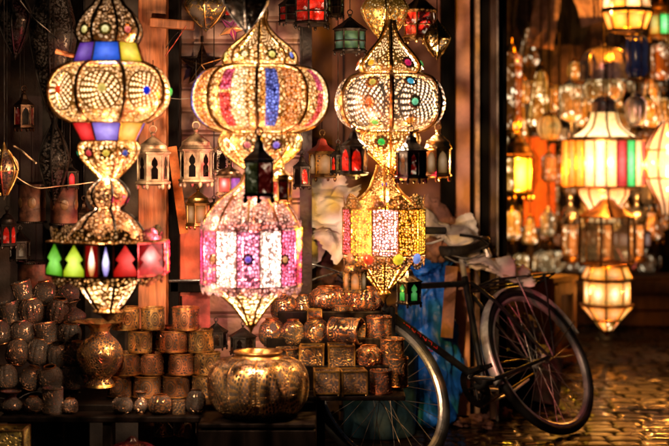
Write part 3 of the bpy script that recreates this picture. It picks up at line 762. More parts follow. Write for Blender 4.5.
small(216, 318, 350, 23, 5.25, 'small black keyhole lantern standing right of the brass cups', IRON, DK, 6, R(10), roof='cone')
small(243, 322, 356, 27, 5.2, 'small black keyhole lantern standing behind the big brass bowl', IRON, DK, 6, R(-15), roof='cone')
small(70, 158, 190, 17, 5.3, 'little dark lantern with one bright red window in the left shadows', IRON, [RED, DK], 6, R(25), 'arch', 'tall', hang=100)

for cx, yt, yb, w, d, lab, g_, st_, rf in (
   (24, 86, 132, 20, 5.5, 'little black lantern high by the left wall under the thin grey wire', [DK, RD2], 'arch', 'tall'), (84, 196, 236, 17, 5.4, 'small dark lantern squeezed beside the copper dome', [RD2, DK], 'keyhole', 'tall'),
   (20, 226, 262, 20, 5.5, 'small black lantern under the oval windowed drum at the left', [DK], 'keyhole', 'cone'), (62, 232, 266, 16, 5.45, 'thin black lantern behind the green window of the paned lantern', [DK], 'arch', 'tall'), (7, 206, 250, 18, 5.3, 'dark bronze lantern nearest the left edge, lower down', [RD2], 'arch', 'onion'),
   (214, 196, 228, 17, 5.45, 'little dark brass lantern between amber and pink lanterns', [AMB, DK], 'arch', 'onion'), (302, 150, 190, 18, 5.6, 'slim dark lantern against the brown wall left of the red capped lantern', [RD2, DK], 'arch', 'tall'), (338, 140, 176, 16, 5.6, 'slim dark lantern right of the red capped lantern', [DK, RD2], 'keyhole', 'tall'),
   (392, 160, 190, 16, 5.5, 'small dark lantern half hidden behind the squat red windowed one', [RD2], 'arch', 'cone'), (290, -10, 26, 22, 5.6, 'small black lantern at the top edge above the striped globe shoulder', [DK, RD2], 'cross', 'cone'), (334, -20, 20, 20, 5.7, 'dark little lantern at the top edge left of the pale green one', [DK, GDK], 'cross', 'cone'),
   (226, -14, 22, 20, 5.5, 'tiny dark lantern at the top edge beside the magenta star', [RD2, DK], 'cross', 'cone')):
    small(cx, yt, yb, w, d, lab, IRON if cx % 3 else BRONZE, g_, 6, R(cx % 40), st_, rf, hang=min(yt-40, -30))
# filigree drop lanterns at the top
def drop_lantern(cx, yt, yb, w, d, label, mat, metal, k=1.0, rod=-40):
    L = Lan('drop_lantern', label, 'lantern', cx, yb, d)
    H = yb-yt; r = w/2
    b = [(r*.25, yt), (r*.55, yt+.1*H), (r, yt+.35*H), (r*.95, yt+.5*H), (r*.6, yt+.72*H), (r*.2, yt+.9*H), (.3, yb)]
    L.shell('bowl', b, mat, 40); L.ribs(b[:-1], EV(6), 1.0, metal)
    L.hoop(r*.98, yt+.42*H, 1.0, metal); L.shell('cap', [(r*.3, yt), (r*.15, yt-.08*H), (.4, yt-.16*H)], metal, 16)
    L.rod(yt-.1*H, rod, .5)
    return L
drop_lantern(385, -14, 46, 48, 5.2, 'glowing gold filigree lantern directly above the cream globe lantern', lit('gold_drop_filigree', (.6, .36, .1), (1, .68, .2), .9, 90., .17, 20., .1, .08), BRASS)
drop_lantern(437, 24, 60, 28, 5.1, 'brass teardrop lantern at the top beside the door post', pierced('drop_brass', (.65, .42, .15), 110., .17, 30.), BRASS)
drop_lantern(206, -12, 32, 44, 5.3, 'wiry gold lantern bottom above the star lantern', pierced('wire_gold', (.5, .33, .1), 85., .05, 18., hole=.02), DBRASS)
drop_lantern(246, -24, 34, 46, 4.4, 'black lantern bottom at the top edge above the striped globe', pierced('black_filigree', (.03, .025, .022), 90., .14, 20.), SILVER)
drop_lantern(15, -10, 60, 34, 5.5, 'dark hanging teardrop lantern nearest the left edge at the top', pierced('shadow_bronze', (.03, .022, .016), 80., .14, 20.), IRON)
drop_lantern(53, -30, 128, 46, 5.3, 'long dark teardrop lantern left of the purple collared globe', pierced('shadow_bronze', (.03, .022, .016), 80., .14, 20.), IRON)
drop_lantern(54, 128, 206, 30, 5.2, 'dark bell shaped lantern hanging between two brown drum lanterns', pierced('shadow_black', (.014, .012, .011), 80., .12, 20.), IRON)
drop_lantern(4, 150, 200, 26, 5.0, 'pale brass lantern cut by the left edge', pierced('pale_drop', (.5, .36, .2), 90., .15, 20.), BRASS)

# star lantern
def star_lantern(cx, cy, w, d, label, mats, rot=0.0):
    t = thing('star_lantern', label, 'star lantern', P(cx, cy, d))
    k = d/F; R0, R1 = w/2*k, w/2*k*.42
    pts = [((R0 if i % 2 == 0 else R1)*math.sin(rot+PI*i/5), (R0 if i % 2 == 0 else R1)*math.cos(rot+PI*i/5)) for i in range(10)]
    T = w*.16*k
    for i in range(5):
        a, b, c = pts[2*i], pts[2*i-1], pts[(2*i+1) % 10]
        vs = [(a[0], 0, a[1]), (b[0], 0, b[1]), (c[0], 0, c[1]), (0, -T, 0), (0, T, 0)]
        MB().add(vs, [[0, 3, 1], [0, 2, 3], [0, 1, 4], [0, 4, 2]]).build('point', mats[i % len(mats)], t, smooth=False)
        MB().tube([(a[0], -.001, a[1]), (0, -T, 0)], .5*k, 5).build('edge', DBRASS, t)
    MB().tube([(p[0], 0, p[1]) for p in pts], .55*k, 5, True).build('outline', IRON, t)
    MB().tube([(0, 0, R0), (0, 0, R0+6*k)], 1.6*k, 8).tube([(0, 0, R0+6*k), (0, 0, R0+70*k)], .35*k, 5).build('hanger', IRON, t)
    return t
SD = pierced('star_metal', (.05, .022, .016), 120., .24, 30.)
star_lantern(202, 65, 46, 6.2, 'dark five pointed star lantern hanging in front of the brown shutter', [SD])
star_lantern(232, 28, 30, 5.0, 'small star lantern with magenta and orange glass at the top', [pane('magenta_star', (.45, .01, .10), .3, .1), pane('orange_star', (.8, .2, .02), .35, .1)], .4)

# brown drum lanterns on the left
def drum_shade(cx, yt, yb, w, d, label, dots=True):
    L = Lan('hide_lantern', label, 'lantern', cx, yb, d); r = w/2
    L.shell('shade', [(r, yt), (r, yb)], plain('brown_hide', (.085, .030, .014), .6, var=.6, scale=30.), 36, 1)
    L.hoop(r*1.02, yt, 1.1, IRON); L.hoop(r*1.02, yb, 1.1, IRON)
    if dots:
        for a in EV(6, R(12)):
            ov = MB(); M = Matrix.Rotation(a, 4, 'Z') @ Matrix.Translation(Vector((0, -r*L.k-.0005, (yb-yt)/2*L.k))) @ Matrix.Rotation(PI/2, 4, 'X')
            ov.ball(.2*w*L.k, (0, 0, 0), .12, 14, M @ Matrix.Scale(.75, 4, (1, 0, 0))).build('oval_window', plain('dull_amber', (.16, .08, .03), .4), L.root)
    L.rod(yt+4, yt-60, .4)
drum_shade(32, 183, 222, 27, 5.4, 'dark brown drum lantern with oval windows hanging nearest the left wall')
drum_shade(64, 185, 224, 27, 5.35, 'dark brown drum lantern with oval windows hanging beside the copper dome')
drum_shade(36, 262, 296, 36, 5.6, 'wide plain brown drum lantern above the dark vases', False)

# ------------------------------------------------------------------ stall furniture
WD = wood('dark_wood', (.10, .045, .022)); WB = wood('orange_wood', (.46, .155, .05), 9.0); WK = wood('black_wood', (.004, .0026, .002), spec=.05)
def board(name, label, cat, x0, x1, y0, y1, d0, d1, mat, group=None, th=None, kind=None):
    """a board or wall panel: px box at depth d0, running back to d1"""
    a, b = P(x0, y1, d0), P(x1, y0, d0)
    c = (a+b)/2; dy = d1-d0
    o = MB().box(abs(b.x-a.x), dy, abs(b.z-a.z)).build(name, mat, None, smooth=False, bevel=.004)
    o.location = (c.x, d0+dy/2, c.z)
    return tag(o, label, cat, group, kind)
TZ = .405   # table top
def flat(name, label, cat, x0, x1, z, y0, y1, th, mat, parent=None):
    o = MB().box(x1-x0, y1-y0, th).build(name, mat, parent, smooth=False, bevel=.004)
    o.location = ((x0+x1)/2, (y0+y1)/2, z-th/2)
    return tag(o, label, cat) if label else o
# left shelf on trestles
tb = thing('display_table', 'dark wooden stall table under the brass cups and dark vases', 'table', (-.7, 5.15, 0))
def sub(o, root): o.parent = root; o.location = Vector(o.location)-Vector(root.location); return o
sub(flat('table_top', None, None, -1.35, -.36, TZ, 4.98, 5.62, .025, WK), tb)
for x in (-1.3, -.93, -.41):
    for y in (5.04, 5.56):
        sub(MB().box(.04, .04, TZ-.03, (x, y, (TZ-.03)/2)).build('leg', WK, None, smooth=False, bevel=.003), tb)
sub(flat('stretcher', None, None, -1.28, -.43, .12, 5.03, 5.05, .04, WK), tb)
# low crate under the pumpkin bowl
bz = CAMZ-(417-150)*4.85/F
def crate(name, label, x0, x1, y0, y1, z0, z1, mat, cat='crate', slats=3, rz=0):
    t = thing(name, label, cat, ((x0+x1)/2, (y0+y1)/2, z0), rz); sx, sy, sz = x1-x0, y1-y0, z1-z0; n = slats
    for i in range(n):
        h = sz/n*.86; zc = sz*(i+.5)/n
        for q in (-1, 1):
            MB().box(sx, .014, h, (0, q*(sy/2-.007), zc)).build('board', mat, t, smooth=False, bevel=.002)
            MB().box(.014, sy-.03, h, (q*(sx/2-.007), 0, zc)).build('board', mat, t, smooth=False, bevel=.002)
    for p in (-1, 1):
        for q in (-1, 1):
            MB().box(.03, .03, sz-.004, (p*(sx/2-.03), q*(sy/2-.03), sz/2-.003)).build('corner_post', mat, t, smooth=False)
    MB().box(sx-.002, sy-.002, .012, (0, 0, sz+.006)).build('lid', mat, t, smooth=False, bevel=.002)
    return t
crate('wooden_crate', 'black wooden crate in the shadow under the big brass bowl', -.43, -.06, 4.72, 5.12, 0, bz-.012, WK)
# table for the copper pile
t2 = thing('display_table', 'narrow dark table carrying the pile of copper holders before the bicycle', 'table', (0, 5.2, 0))
T2Z = CAMZ-(394-150)*5.0/F
sub(flat('table_top', None, None, -.245, .235, T2Z, 4.955, 5.50, .016, WK), t2)
for x, y in ((-.23, 4.98), (-.23, 5.44), (-.05, 5.44)):
    sub(MB().box(.03, .03, T2Z-.02, (x, y, (T2Z-.02)/2)).build('leg', WK, None, smooth=False, bevel=.003), t2)
def step(label, x0, x1, y0, y1, z0, z1): # stepped risers behind the goods
    o = MB().box(x1-x0, y1-y0, z1-z0).build('display_riser', WK, None, smooth=False, bevel=.004); o.location = ((x0+x1)/2, (y0+y1)/2, (z0+z1)/2)
    tag(o, label, 'riser')
step('low black riser behind the front copper boxes', -.235, .225, 5.075, 5.45, T2Z, T2Z+.084)
step('taller black riser under the copper globes', -.235, .19, 5.17, 5.45, T2Z+.0845, T2Z+.165)
step('highest black riser at the back of the copper pile', -.2, .17, 5.28, 5.45, T2Z+.1655, T2Z+.245)

# ------------------------------------------------------------------ goods
def drum_proto(r, h, label, mat, name='candle_cup', cat='candle cup', group=None, rim=BRASS):
    t = thing(name, label, cat, (0, 0, 0), 0, group)
    MB().lathe([(r, 0), (r, h)], 36, cap0=True).lathe([(r, h), (r*.93, h), (r*.93, h*.1), (.001, h*.1)], 36).build('cup', mat, t)
    MB().ring(r*1.0, r*.045, h*.955, 36).build('rim', rim, t)
    MB().ring(r*1.0, r*.045, h*.045, 36).build('foot_ring', rim, t)
    return t
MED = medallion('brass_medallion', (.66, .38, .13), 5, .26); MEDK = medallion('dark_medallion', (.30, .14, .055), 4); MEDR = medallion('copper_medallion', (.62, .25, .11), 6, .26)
ORD = ['first', 'second', 'third', 'fourth', 'fifth']
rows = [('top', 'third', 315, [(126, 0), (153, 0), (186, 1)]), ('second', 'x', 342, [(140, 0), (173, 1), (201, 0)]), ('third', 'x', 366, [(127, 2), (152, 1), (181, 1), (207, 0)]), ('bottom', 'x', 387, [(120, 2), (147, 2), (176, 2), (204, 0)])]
DC = 5.13; ch = .0775; cr_ = .0465
protos = {}
G = 'brass cups stacked on the stall table'
for ri, (rn, _, y, cells) in enumerate(rows):
    for ci, (x, m) in enumerate(cells):
        lab = '%s brass cup from the left in the %s row of the cup stack' % (ORD[ci], rn)
        loc = Vector((P(x, y, DC).x, DC+random.uniform(-.008, .008), TZ+(3-ri)*ch))
        if m not in protos:
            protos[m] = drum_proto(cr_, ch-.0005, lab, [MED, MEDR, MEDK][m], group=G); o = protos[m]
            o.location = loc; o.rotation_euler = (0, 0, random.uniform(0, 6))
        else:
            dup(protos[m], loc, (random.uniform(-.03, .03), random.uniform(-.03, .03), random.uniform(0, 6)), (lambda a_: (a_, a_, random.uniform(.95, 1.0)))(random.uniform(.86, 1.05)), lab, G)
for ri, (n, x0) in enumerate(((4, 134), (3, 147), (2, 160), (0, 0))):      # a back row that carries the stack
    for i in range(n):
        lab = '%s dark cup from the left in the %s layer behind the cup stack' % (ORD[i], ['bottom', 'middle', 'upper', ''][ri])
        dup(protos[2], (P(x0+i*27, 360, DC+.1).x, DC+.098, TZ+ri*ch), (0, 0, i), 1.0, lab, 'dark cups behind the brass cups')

# pumpkin bowl
L = Lan('pumpkin_bowl', 'big squat brass pumpkin bowl with pierced gores in the foreground', 'bowl', 258, 417.5, 4.87)
pb = [(22, 417.5), (37, 413.5), (48, 402), (51, 387), (49, 371), (40, 360.5), (24, 357)]
L.shell('body', pb, pierced('bowl_filigree', (.58, .34, .13), 110., .10, 18., .26, twirl=.04, motif=(10, 0.0, .62, 22.0, .24)), 72, lob=10, amp=.05)
L.shell('neck', [(24.5, 357), (23, 355), (23, 353), (24.5, 352), (24, 350.8), (21.5, 351), (20, 354), (18, 360)], DBRASS, 48)
L.ribs(pb, EV(10, 0), .9, DBRASS, off=-.008)
# fluted vase
L = Lan('fluted_vase', 'round pierced brass vase with a wide ruffled rim on the left', 'vase', 100, 386, 5.05)
L.shell('body', [(11, 386), (14, 383), (11, 378), (17, 372), (22, 362), (23, 352), (18, 342), (11, 335), (9, 331)], pierced('vase_filigree', (.66, .36, .12), 100., .10, 18., .25, twirl=.04, motif=(6, 0.0, .9, 24.0, .22)), 48)
vr = MB().lathe(L.pr([(9, 331), (12, 326), (20, 322), (26, 321)]), 96, wob=lambda a, z: 1+.09*math.sin(a*9)*(1 if z > .205 else .3))
vr.build('ruffled_rim', plain('vase_rim_brass', (.7, .42, .16), .28, .9), L.root)
L.shell('foot', [(15, 386.2), (14, 383.5), (12, 382)], BRASS, 32)

def goods(kind, r, h, mat, rim, label, name, cat, group=None):
    t = thing(name, label, cat, (0, 0, 0), 0, group)
    if kind == 'globe':
        pr = smooth_prof([(r*.55, 0), (r*.92, h*.2), (r, h*.48), (r*.86, h*.78), (r*.5, h*.96), (r*.42, h)], 4)
        MB().lathe(pr, 40, cap0=True).build('body', mat, t)
        MB().ring(r*.45, r*.06, h, 28).build('rim', rim, t)
        MB().ring(r*.56, r*.06, r*.03, 28).build('foot_ring', rim, t)
    elif kind == 'pumpkin':
        pr = smooth_prof([(r*.5, 0), (r*.88, h*.15), (r, h*.45), (r*.92, h*.75), (r*.6, h*.96), (r*.5, h)], 4)
        MB().lathe(pr, 60, lob=12, amp=.07, cap0=True).build('body', mat, t)
        MB().ring(r*.52, r*.05, h, 28).build('rim', rim, t)
    elif kind == 'cube':
        w = r*2
        for i in range(4):
            M = Matrix.Rotation(PI/2*i, 4, 'Z')
            MB().box(w-.006, .003, h-.008, (0, -w/2+.0035, h/2), M).build('side_panel', mat, t, smooth=False)
            MB().box(.005, .005, h, (-w/2+.0025, -w/2+.0025, h/2), M).build('corner_post', rim, t, smooth=False)
            for zz in (h-.0025, .0065): MB().box(w-.011, .005, .005, (0, -w/2+.003, zz), M).build('edge_strip', rim, t, smooth=False)
            MB().ball(.004, (-w/2+.004, -w/2+.004, -.001), 1, 8, M).build('foot', rim, t)
        MB().box(w-.012, w-.012, .003, (0, 0, .011)).build('floor_plate', DBRASS, t, smooth=False)
    elif kind == 'vase':
        pr = smooth_prof([(r*.5, 0), (r*.95, h*.2), (r, h*.38), (r*.7, h*.58), (r*.42, h*.72), (r*.5, h*.85), (r*.8, h)], 4)
        MB().lathe(pr, 40, cap0=True).build('body', mat, t)
        MB().ring(r*.8, r*.05, h, 28).build('rim', rim, t)
        MB().ring(r*.5, r*.07, r*.04, 28).build('foot_ring', rim, t)
    return t
CF = pierced('copper_filigree', (.70, .33, .13), 100., .09, 24., .22)
CF2 = pierced('red_copper_filigree', (.70, .26, .11), 105., .10, 26., .22)
BF = pierced('brown_filigree', (.66, .40, .18), 105., .09, 26., .24)
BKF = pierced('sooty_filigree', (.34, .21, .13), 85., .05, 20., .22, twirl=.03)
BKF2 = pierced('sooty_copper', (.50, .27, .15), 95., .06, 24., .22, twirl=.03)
# copper pile: (kind, px, py bottom, depth, width px, height px, material, label, tilt)
pile = [
 ('cube', 326.5, 393.5, 5.0, 26, 24, BF, 'square pierced copper box at the front left of the pile, bottom row', 0),
 ('cube', 353, 393.5, 5.0, 26, 24, BF, 'square pierced copper box at the front right of the pile, bottom row', 0),
 ('cup', 381, 393, 5.02, 22, 23, CF2, 'copper cup beside the bottom boxes of the pile', 0),
 ('cup', 397, 387, 5.10, 22, 30, CF, 'tall copper cup at the right edge of the pile', 0),
 ('cube', 312, 369, 5.12, 25, 24, BF, 'square pierced box left in the second row of the copper pile', 0),
 ('cube', 341, 369, 5.12, 27, 25, BF, 'square pierced box right in the second row of the copper pile', 0),
 ('cup', 287, 369.5, 5.12, 23, 22, BF, 'pierced cup left of the two upper square boxes', 0),
 ('pumpkin', 369, 369, 5.12, 30, 23, CF2, 'lobed copper ball right of the upper square boxes', 0),
 ('cup', 392, 364, 5.12, 24, 26, CF, 'copper cup above the tall cup at the right of the pile', 0),
 ('globe', 272, 346, 5.22, 27, 27, CF, 'copper globe leftmost in the middle row of the pile', 0),
 ('globe', 293, 347, 5.20, 24, 27, BF, 'brownish globe second from left in the middle row of the pile', 0),
 ('globe', 316, 346, 5.21, 27, 28, CF, 'copper globe with small round mouth at the middle of the pile', 0),
 ('lying', 346, 340, 5.20, 26, 32, CF, 'copper drum lying on its side in the middle of the pile', 90),
 ('cup', 379, 343, 5.22, 25, 27, CF2, 'reddish copper cup standing on the upper right of the pile', 0),
 ('globe', 284, 321, 5.34, 27, 27, CF, 'copper globe leftmost in the top row beside the pink lantern', 0),
 ('globe', 303, 321, 5.36, 20, 26, BF, 'small brown globe second in the top row of the pile', 0),
 ('cube', 314, 322, 5.28, 15, 13, CF2, 'tiny copper box wedged under the large lobed ball', 0),
 ('pumpkin', 329, 309, 5.36, 42, 22, CF2, 'large lobed copper bowl crowning the pile', 0),
 ('pumpkin', 366, 312, 5.34, 40, 24, CF2, 'lobed copper ball right of the crowning copper bowl', 8),
 ('cup', 343, 324, 5.33, 24, 20, CF, 'short copper cup beneath the crowning copper bowl', 0),
]
for kind, x, yb, d, w, h, mat, lab, tilt in pile:
    k = d/F; loc = P(x, yb, d)
    if kind == 'cup' or kind == 'lying':
        o = drum_proto(w/2*k, h*k, lab, mat, 'candle_cup' if kind == 'cup' else 'copper_drum', 'candle cup', rim=COPPER)
    else:
        o = goods(kind, w/2*k, h*k, mat, COPPER if kind != 'cube' else BRASS, lab, {'cube': 'pierced_box', 'globe': 'copper_globe', 'pumpkin': 'lobed_bowl'}[kind], {'cube': 'box', 'globe': 'globe', 'pumpkin': 'bowl'}[kind])
    o.location = loc
    if kind == 'lying':
        o.rotation_euler = (0, PI/2, R(-22)); o.location = P(x-h*.46, yb-10, d)
    else: o.rotation_euler = (R(tilt), R(tilt), 0 if kind == 'cube' else random.uniform(0, 6))
    if kind == 'cube': o.rotation_euler = (0, 0, R(random.uniform(-7, 7)))

# dark vases on the left
random.seed(11)
vrows = [(388, [6, 30, 52, 74], 'front'), (366, [14, 38, 62, 80], 'second'), (345, [4, 27, 49, 70], 'third'), (324, [14, 36, 58, 76], 'fourth'), (304, [26, 46, 64], 'topmost')]
for row, (yb, cells, rn) in enumerate(vrows):
    for ci, x in enumerate(cells):
        w, h = random.uniform(22, 27), random.uniform(21, 26)
        kind = random.choice(['globe', 'globe', 'vase', 'pumpkin', 'cup'])
        d = 5.08+row*.055; k = d/F
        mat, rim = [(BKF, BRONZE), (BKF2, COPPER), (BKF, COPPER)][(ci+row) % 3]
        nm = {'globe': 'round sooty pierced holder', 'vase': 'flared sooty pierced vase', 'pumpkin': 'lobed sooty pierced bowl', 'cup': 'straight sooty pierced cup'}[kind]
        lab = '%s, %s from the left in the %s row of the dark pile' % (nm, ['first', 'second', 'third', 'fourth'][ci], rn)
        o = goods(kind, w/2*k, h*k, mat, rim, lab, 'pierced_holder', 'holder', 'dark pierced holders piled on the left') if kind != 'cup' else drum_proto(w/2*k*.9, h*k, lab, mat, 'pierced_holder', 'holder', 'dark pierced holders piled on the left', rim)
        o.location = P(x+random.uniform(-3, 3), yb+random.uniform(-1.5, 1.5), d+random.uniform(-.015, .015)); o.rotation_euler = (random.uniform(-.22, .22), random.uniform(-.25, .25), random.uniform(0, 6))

# low tier in front of the table edge, all odd sizes
fz = P(0, 414, 4.92).z
o = MB().box(.72, .11, .02).build('display_riser', WK, None, smooth=False, bevel=.004); o.location = (-.73, 4.925, fz-.0105)
tag(o, 'low black plank in front of the left table edge', 'riser')
for x_ in (-1.05, -.74, -.42):
    MB().box(.03, .09, fz-.022, (x_+.73, 0, -(fz-.022)/2-.0105)).build('support', WK, o, smooth=False, bevel=.003)
tier = [(10, 25, 22, 'vase', 'flared dark vase at the left end of the front plank'), (33, 19, 17, 'globe', 'little dark globe second on the front plank'), (52, 23, 26, 'cup', 'tall dark cup third on the front plank'), (70, 16, 15, 'pumpkin', 'tiny lobed dark bowl fourth on the front plank'),
        (122, 21, 17, 'globe', 'squat dark globe on the front plank just right of the ruffled vase foot'), (141, 15, 22, 'vase', 'slim dark vase in the middle of the front plank right part'), (160, 24, 19, 'pumpkin', 'lobed coppery bowl near the right of the front plank'), (179, 14, 14, 'cup', 'tiny copper cup next to last on the front plank'), (196, 20, 24, 'globe', 'coppery globe at the right end of the front plank')]
for i, (x, w, h, kind, lab) in enumerate(tier):
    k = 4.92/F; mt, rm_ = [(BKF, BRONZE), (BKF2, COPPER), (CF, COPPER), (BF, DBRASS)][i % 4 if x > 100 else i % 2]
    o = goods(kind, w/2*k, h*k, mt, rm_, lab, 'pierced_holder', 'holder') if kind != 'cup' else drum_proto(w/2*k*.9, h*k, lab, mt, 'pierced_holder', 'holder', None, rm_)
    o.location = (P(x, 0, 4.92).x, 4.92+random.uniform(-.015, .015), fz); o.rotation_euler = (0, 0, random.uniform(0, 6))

# under the left table
def cloth(name, label, cat, w, h, loc, rot, mat, amp=.02, nx=40, nz=40, seed=0.0, sc=5.0, sag=0.0, vertical=True, edge=.0, kind=None):
    vs, fs, uvs = [], [], []
    for i in range(nz+1):
        for j in range(nx+1):
            x = (j/nx-.5)*w; z = (i/nz-.5)*h
            q = Vector((x*sc+seed, z*sc*(.35 if vertical else 1), seed*1.7))
            a = noise.fractal(q, 1.0, 2.0, 4)*amp
            a += abs(noise.noise(q*2.3+Vector((7, 1, 3))))*amp*.9
            ex = noise.noise(Vector((z*9+seed, 3.1, seed)))*edge; ez = noise.noise(Vector((x*9, 8.1+seed, seed)))*edge
            fx = x+ex*abs(j/nx-.5)*2; fz = z+ez*abs(i/nz-.5)*2
            if vertical: vs.append((fx, a, fz))
            else: vs.append((fx, fz, a-sag*((2*x/w)**2+(2*z/h)**2)))
    for i in range(nz):
        for j in range(nx):
            k = i*(nx+1)+j
            fs.append([k, k+1, k+nx+2, k+nx+1]); uvs.append([(j/nx, i/nz), ((j+1)/nx, i/nz), ((j+1)/nx, (i+1)/nz), (j/nx, (i+1)/nz)])
    o = MB().add(vs, fs, uvs).build(name, mat, None, True, 60)
    o.location = loc; o.rotation_euler = rot
    return tag(o, label, cat, None, kind)
GREY = plain('grey_cloth', (.13, .11, .10), .9, bump=.3)
cloth('grey_cloth', 'grey dust cloth hanging under the dark vases', 'cloth', .17, .42, P(42, 418, 5.15)+Vector((0, 0, -.06)), (0, 0, 0), GREY, .03, seed=2.0)
cloth('grey_cloth', 'pale brown cloth strip hanging under the ruffled vase', 'cloth', .06, .4, P(72, 425, 5.2)+Vector((0, 0, -.08)), (0, 0, .2), plain('brown_cloth', (.13, .08, .05), .9), .02, seed=5.0)
o = goods('cube', .055, .13, pierced('yellow_filigree', (.45, .34, .10), 75., .22, 14., .4), DBRASS, 'yellowish pierced box standing low at the bottom left corner', 'pierced_box', 'box'); o.location = P(10, 460, 4.76); o.scale = (1, 1, .8)
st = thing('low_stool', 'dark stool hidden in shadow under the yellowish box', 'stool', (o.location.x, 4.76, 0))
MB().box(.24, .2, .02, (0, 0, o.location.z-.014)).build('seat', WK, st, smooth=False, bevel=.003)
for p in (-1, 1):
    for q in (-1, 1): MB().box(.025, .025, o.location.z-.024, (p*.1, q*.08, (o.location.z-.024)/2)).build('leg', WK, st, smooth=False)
wm = plain('wire_black', (.012, .01, .01), .5)
for i, (pts, lab, m) in enumerate((
   ([(0, 398), (15, 400), (27, 394), (40, 392), (48, 398)], 'thin black wire curling under the dark vases, uppermost', wm), ([(28, 430), (38, 418), (50, 410), (62, 404), (70, 396)], 'thin black wire rising across the grey cloth', wm), ([(36, 400), (42, 412), (40, 424), (48, 436), (58, 440)], 'thin black wire hanging down over the grey cloth', wm),
   ([(0, 172), (12, 174), (24, 182), (38, 188), (60, 186), (80, 184), (100, 181)], 'pale bent wire running from the left edge to the copper dome', plain('wire_pale', (.6, .42, .25), .5)), ([(14, 146), (22, 151), (30, 158), (36, 163)], 'short pale broken stick by the left wall', plain('wire_pale', (.6, .42, .25), .5)), ([(2, 150), (10, 154), (17, 162), (18, 170)], 'forked pale stick nearest the left edge', plain('wire_pale', (.6, .42, .25), .5)),
   ([(20, 0), (34, 18), (48, 30), (58, 40)], 'thin grey wire slanting across the top left shadows', plain('wire_grey', (.14, .12, .1), .5)), ([(163, 97), (180, 99), (196, 97)], 'taut grey wire between the left globe and the striped globe', plain('wire_grey', (.14, .12, .1), .5)), ([(166, 48), (172, 38), (178, 32)], 'black wire twisted at the wooden post', wm), ([(165, 56), (174, 44), (186, 26)], 'reddish wire slanting beside the wooden post', plain('wire_red', (.4, .06, .04), .5)))):
    q = smooth_prof([(x+1000, y) for x, y in pts], 5); dd = 5.05 if i < 3 else 5.15
    rr = .003 if i in (4, 5) else .0016
    o = MB().tube([P(x-1000, y, dd+.02*math.sin(j*.7))-P(pts[0][0], pts[0][1], dd) for j, (x, y) in enumerate(q)], rr, 6).build('wire', m); o.location = P(pts[0][0], pts[0][1], dd)
    tag(o, lab, 'wire')
# dark red glazed dish low in front of the table
L = Lan('glazed_dish', 'dark red glazed dish with a pink glint, low in front of the black plank', 'dish', 132, 482, 4.78)
L.shell('body', [(14, 482), (28, 477), (35, 467), (34, 458), (28, 451)], plain('red_glaze', (.04, .003, .006), .26, coat=.3), 48)
L.shell('lid', [(28, 451), (18, 445), (8, 442), (4, 438), (.5, 436)], plain('red_glaze', (.04, .003, .006), .26, coat=.3), 48)
crate('wooden_crate', 'low black crate under the red glazed dish', P(98, 0, 4.78).x, P(166, 0, 4.78).x, 4.68, 4.855, 0, P(132, 482, 4.78).z-.013, WK)
flat_z = P(170, 436, 5.04).z
crate('wooden_crate', 'flat black crate in the shade carrying three dim cups', P(156, 0, 5.1).x, P(216, 0, 5.1).x, 4.985, 5.10, 0, flat_z-.0125, WK)
for i, x in enumerate((164, 186, 208)):
    dup(protos[2], Vector((P(x, 0, 5.04).x, 5.04, flat_z)), (0, 0, i*1.3), (.72, .72, .72), '%s dim cup from the left in the shade below the table edge' % ORD[i], 'dim cups below the table')
for i, (x, w, m) in enumerate(((188, 9, 'c'), (199, 8, 'd'), (210, 9, 'c'), (220, 7, 'd'), (229, 9, 'c'))):
    o = MB().tube([(0, 0, 0), (0.003*i, .01, .30)], w/2*4.9/F*.95, 14).build('cardboard_tube', plain('cardboard', (.24, .15, .08), .8) if m == 'c' else plain('dark_cardboard', (.08, .045, .025), .8))
    o.location = P(x, 470, 5.0)-Vector((0, 0, P(x, 470, 5.0).z-.001)); o.scale = (1, 1, 1.25)
    tag(o, '%s cardboard tube from the left standing under the table beside the bowl' % ORD[i], 'tube', 'tubes under the table')
# ------------------------------------------------------------------ setting: walls, shutter, posts
def wallbox(name, label, cat, x0, x1, d, ztop, th, mat, d2=None):
    """a wall standing on the ground between two photo columns at depth d"""
    X0, X1 = (x0-334.5)*d/F, (x1-334.5)*d/F
    o = MB().box(X1-X0, th, ztop).build(name, mat, None, smooth=False, bevel=.004)
    o.location = ((X0+X1)/2, d+th/2, ztop/2)
    return tag(o, label, cat)
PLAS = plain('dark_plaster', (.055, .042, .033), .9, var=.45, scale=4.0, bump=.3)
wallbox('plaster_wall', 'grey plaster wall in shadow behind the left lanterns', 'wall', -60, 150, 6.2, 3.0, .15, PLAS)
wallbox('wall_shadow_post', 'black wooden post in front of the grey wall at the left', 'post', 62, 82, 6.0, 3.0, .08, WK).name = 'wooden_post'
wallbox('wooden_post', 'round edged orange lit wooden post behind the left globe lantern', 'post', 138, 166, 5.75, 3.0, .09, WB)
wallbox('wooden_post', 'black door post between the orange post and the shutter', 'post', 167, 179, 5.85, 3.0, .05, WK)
o = MB().box(.17, .05, .035).build('wooden_bracket', WB, None, smooth=False, bevel=.006); o.location = P(172, 24, 5.68); o.rotation_euler = (0, R(4), 0); tag(o, 'short wooden bracket nailed across the orange post at the top', 'bracket')
o = MB().tube([(0, 0, 0), (.045, 0, -.012), (.075, .0, -.02)], [.009, .008, .006], 8).build('broken_stick', WB); o.location = P(56, 51, 4.9); tag(o, 'short broken stick left of the purple glass collar', 'stick')
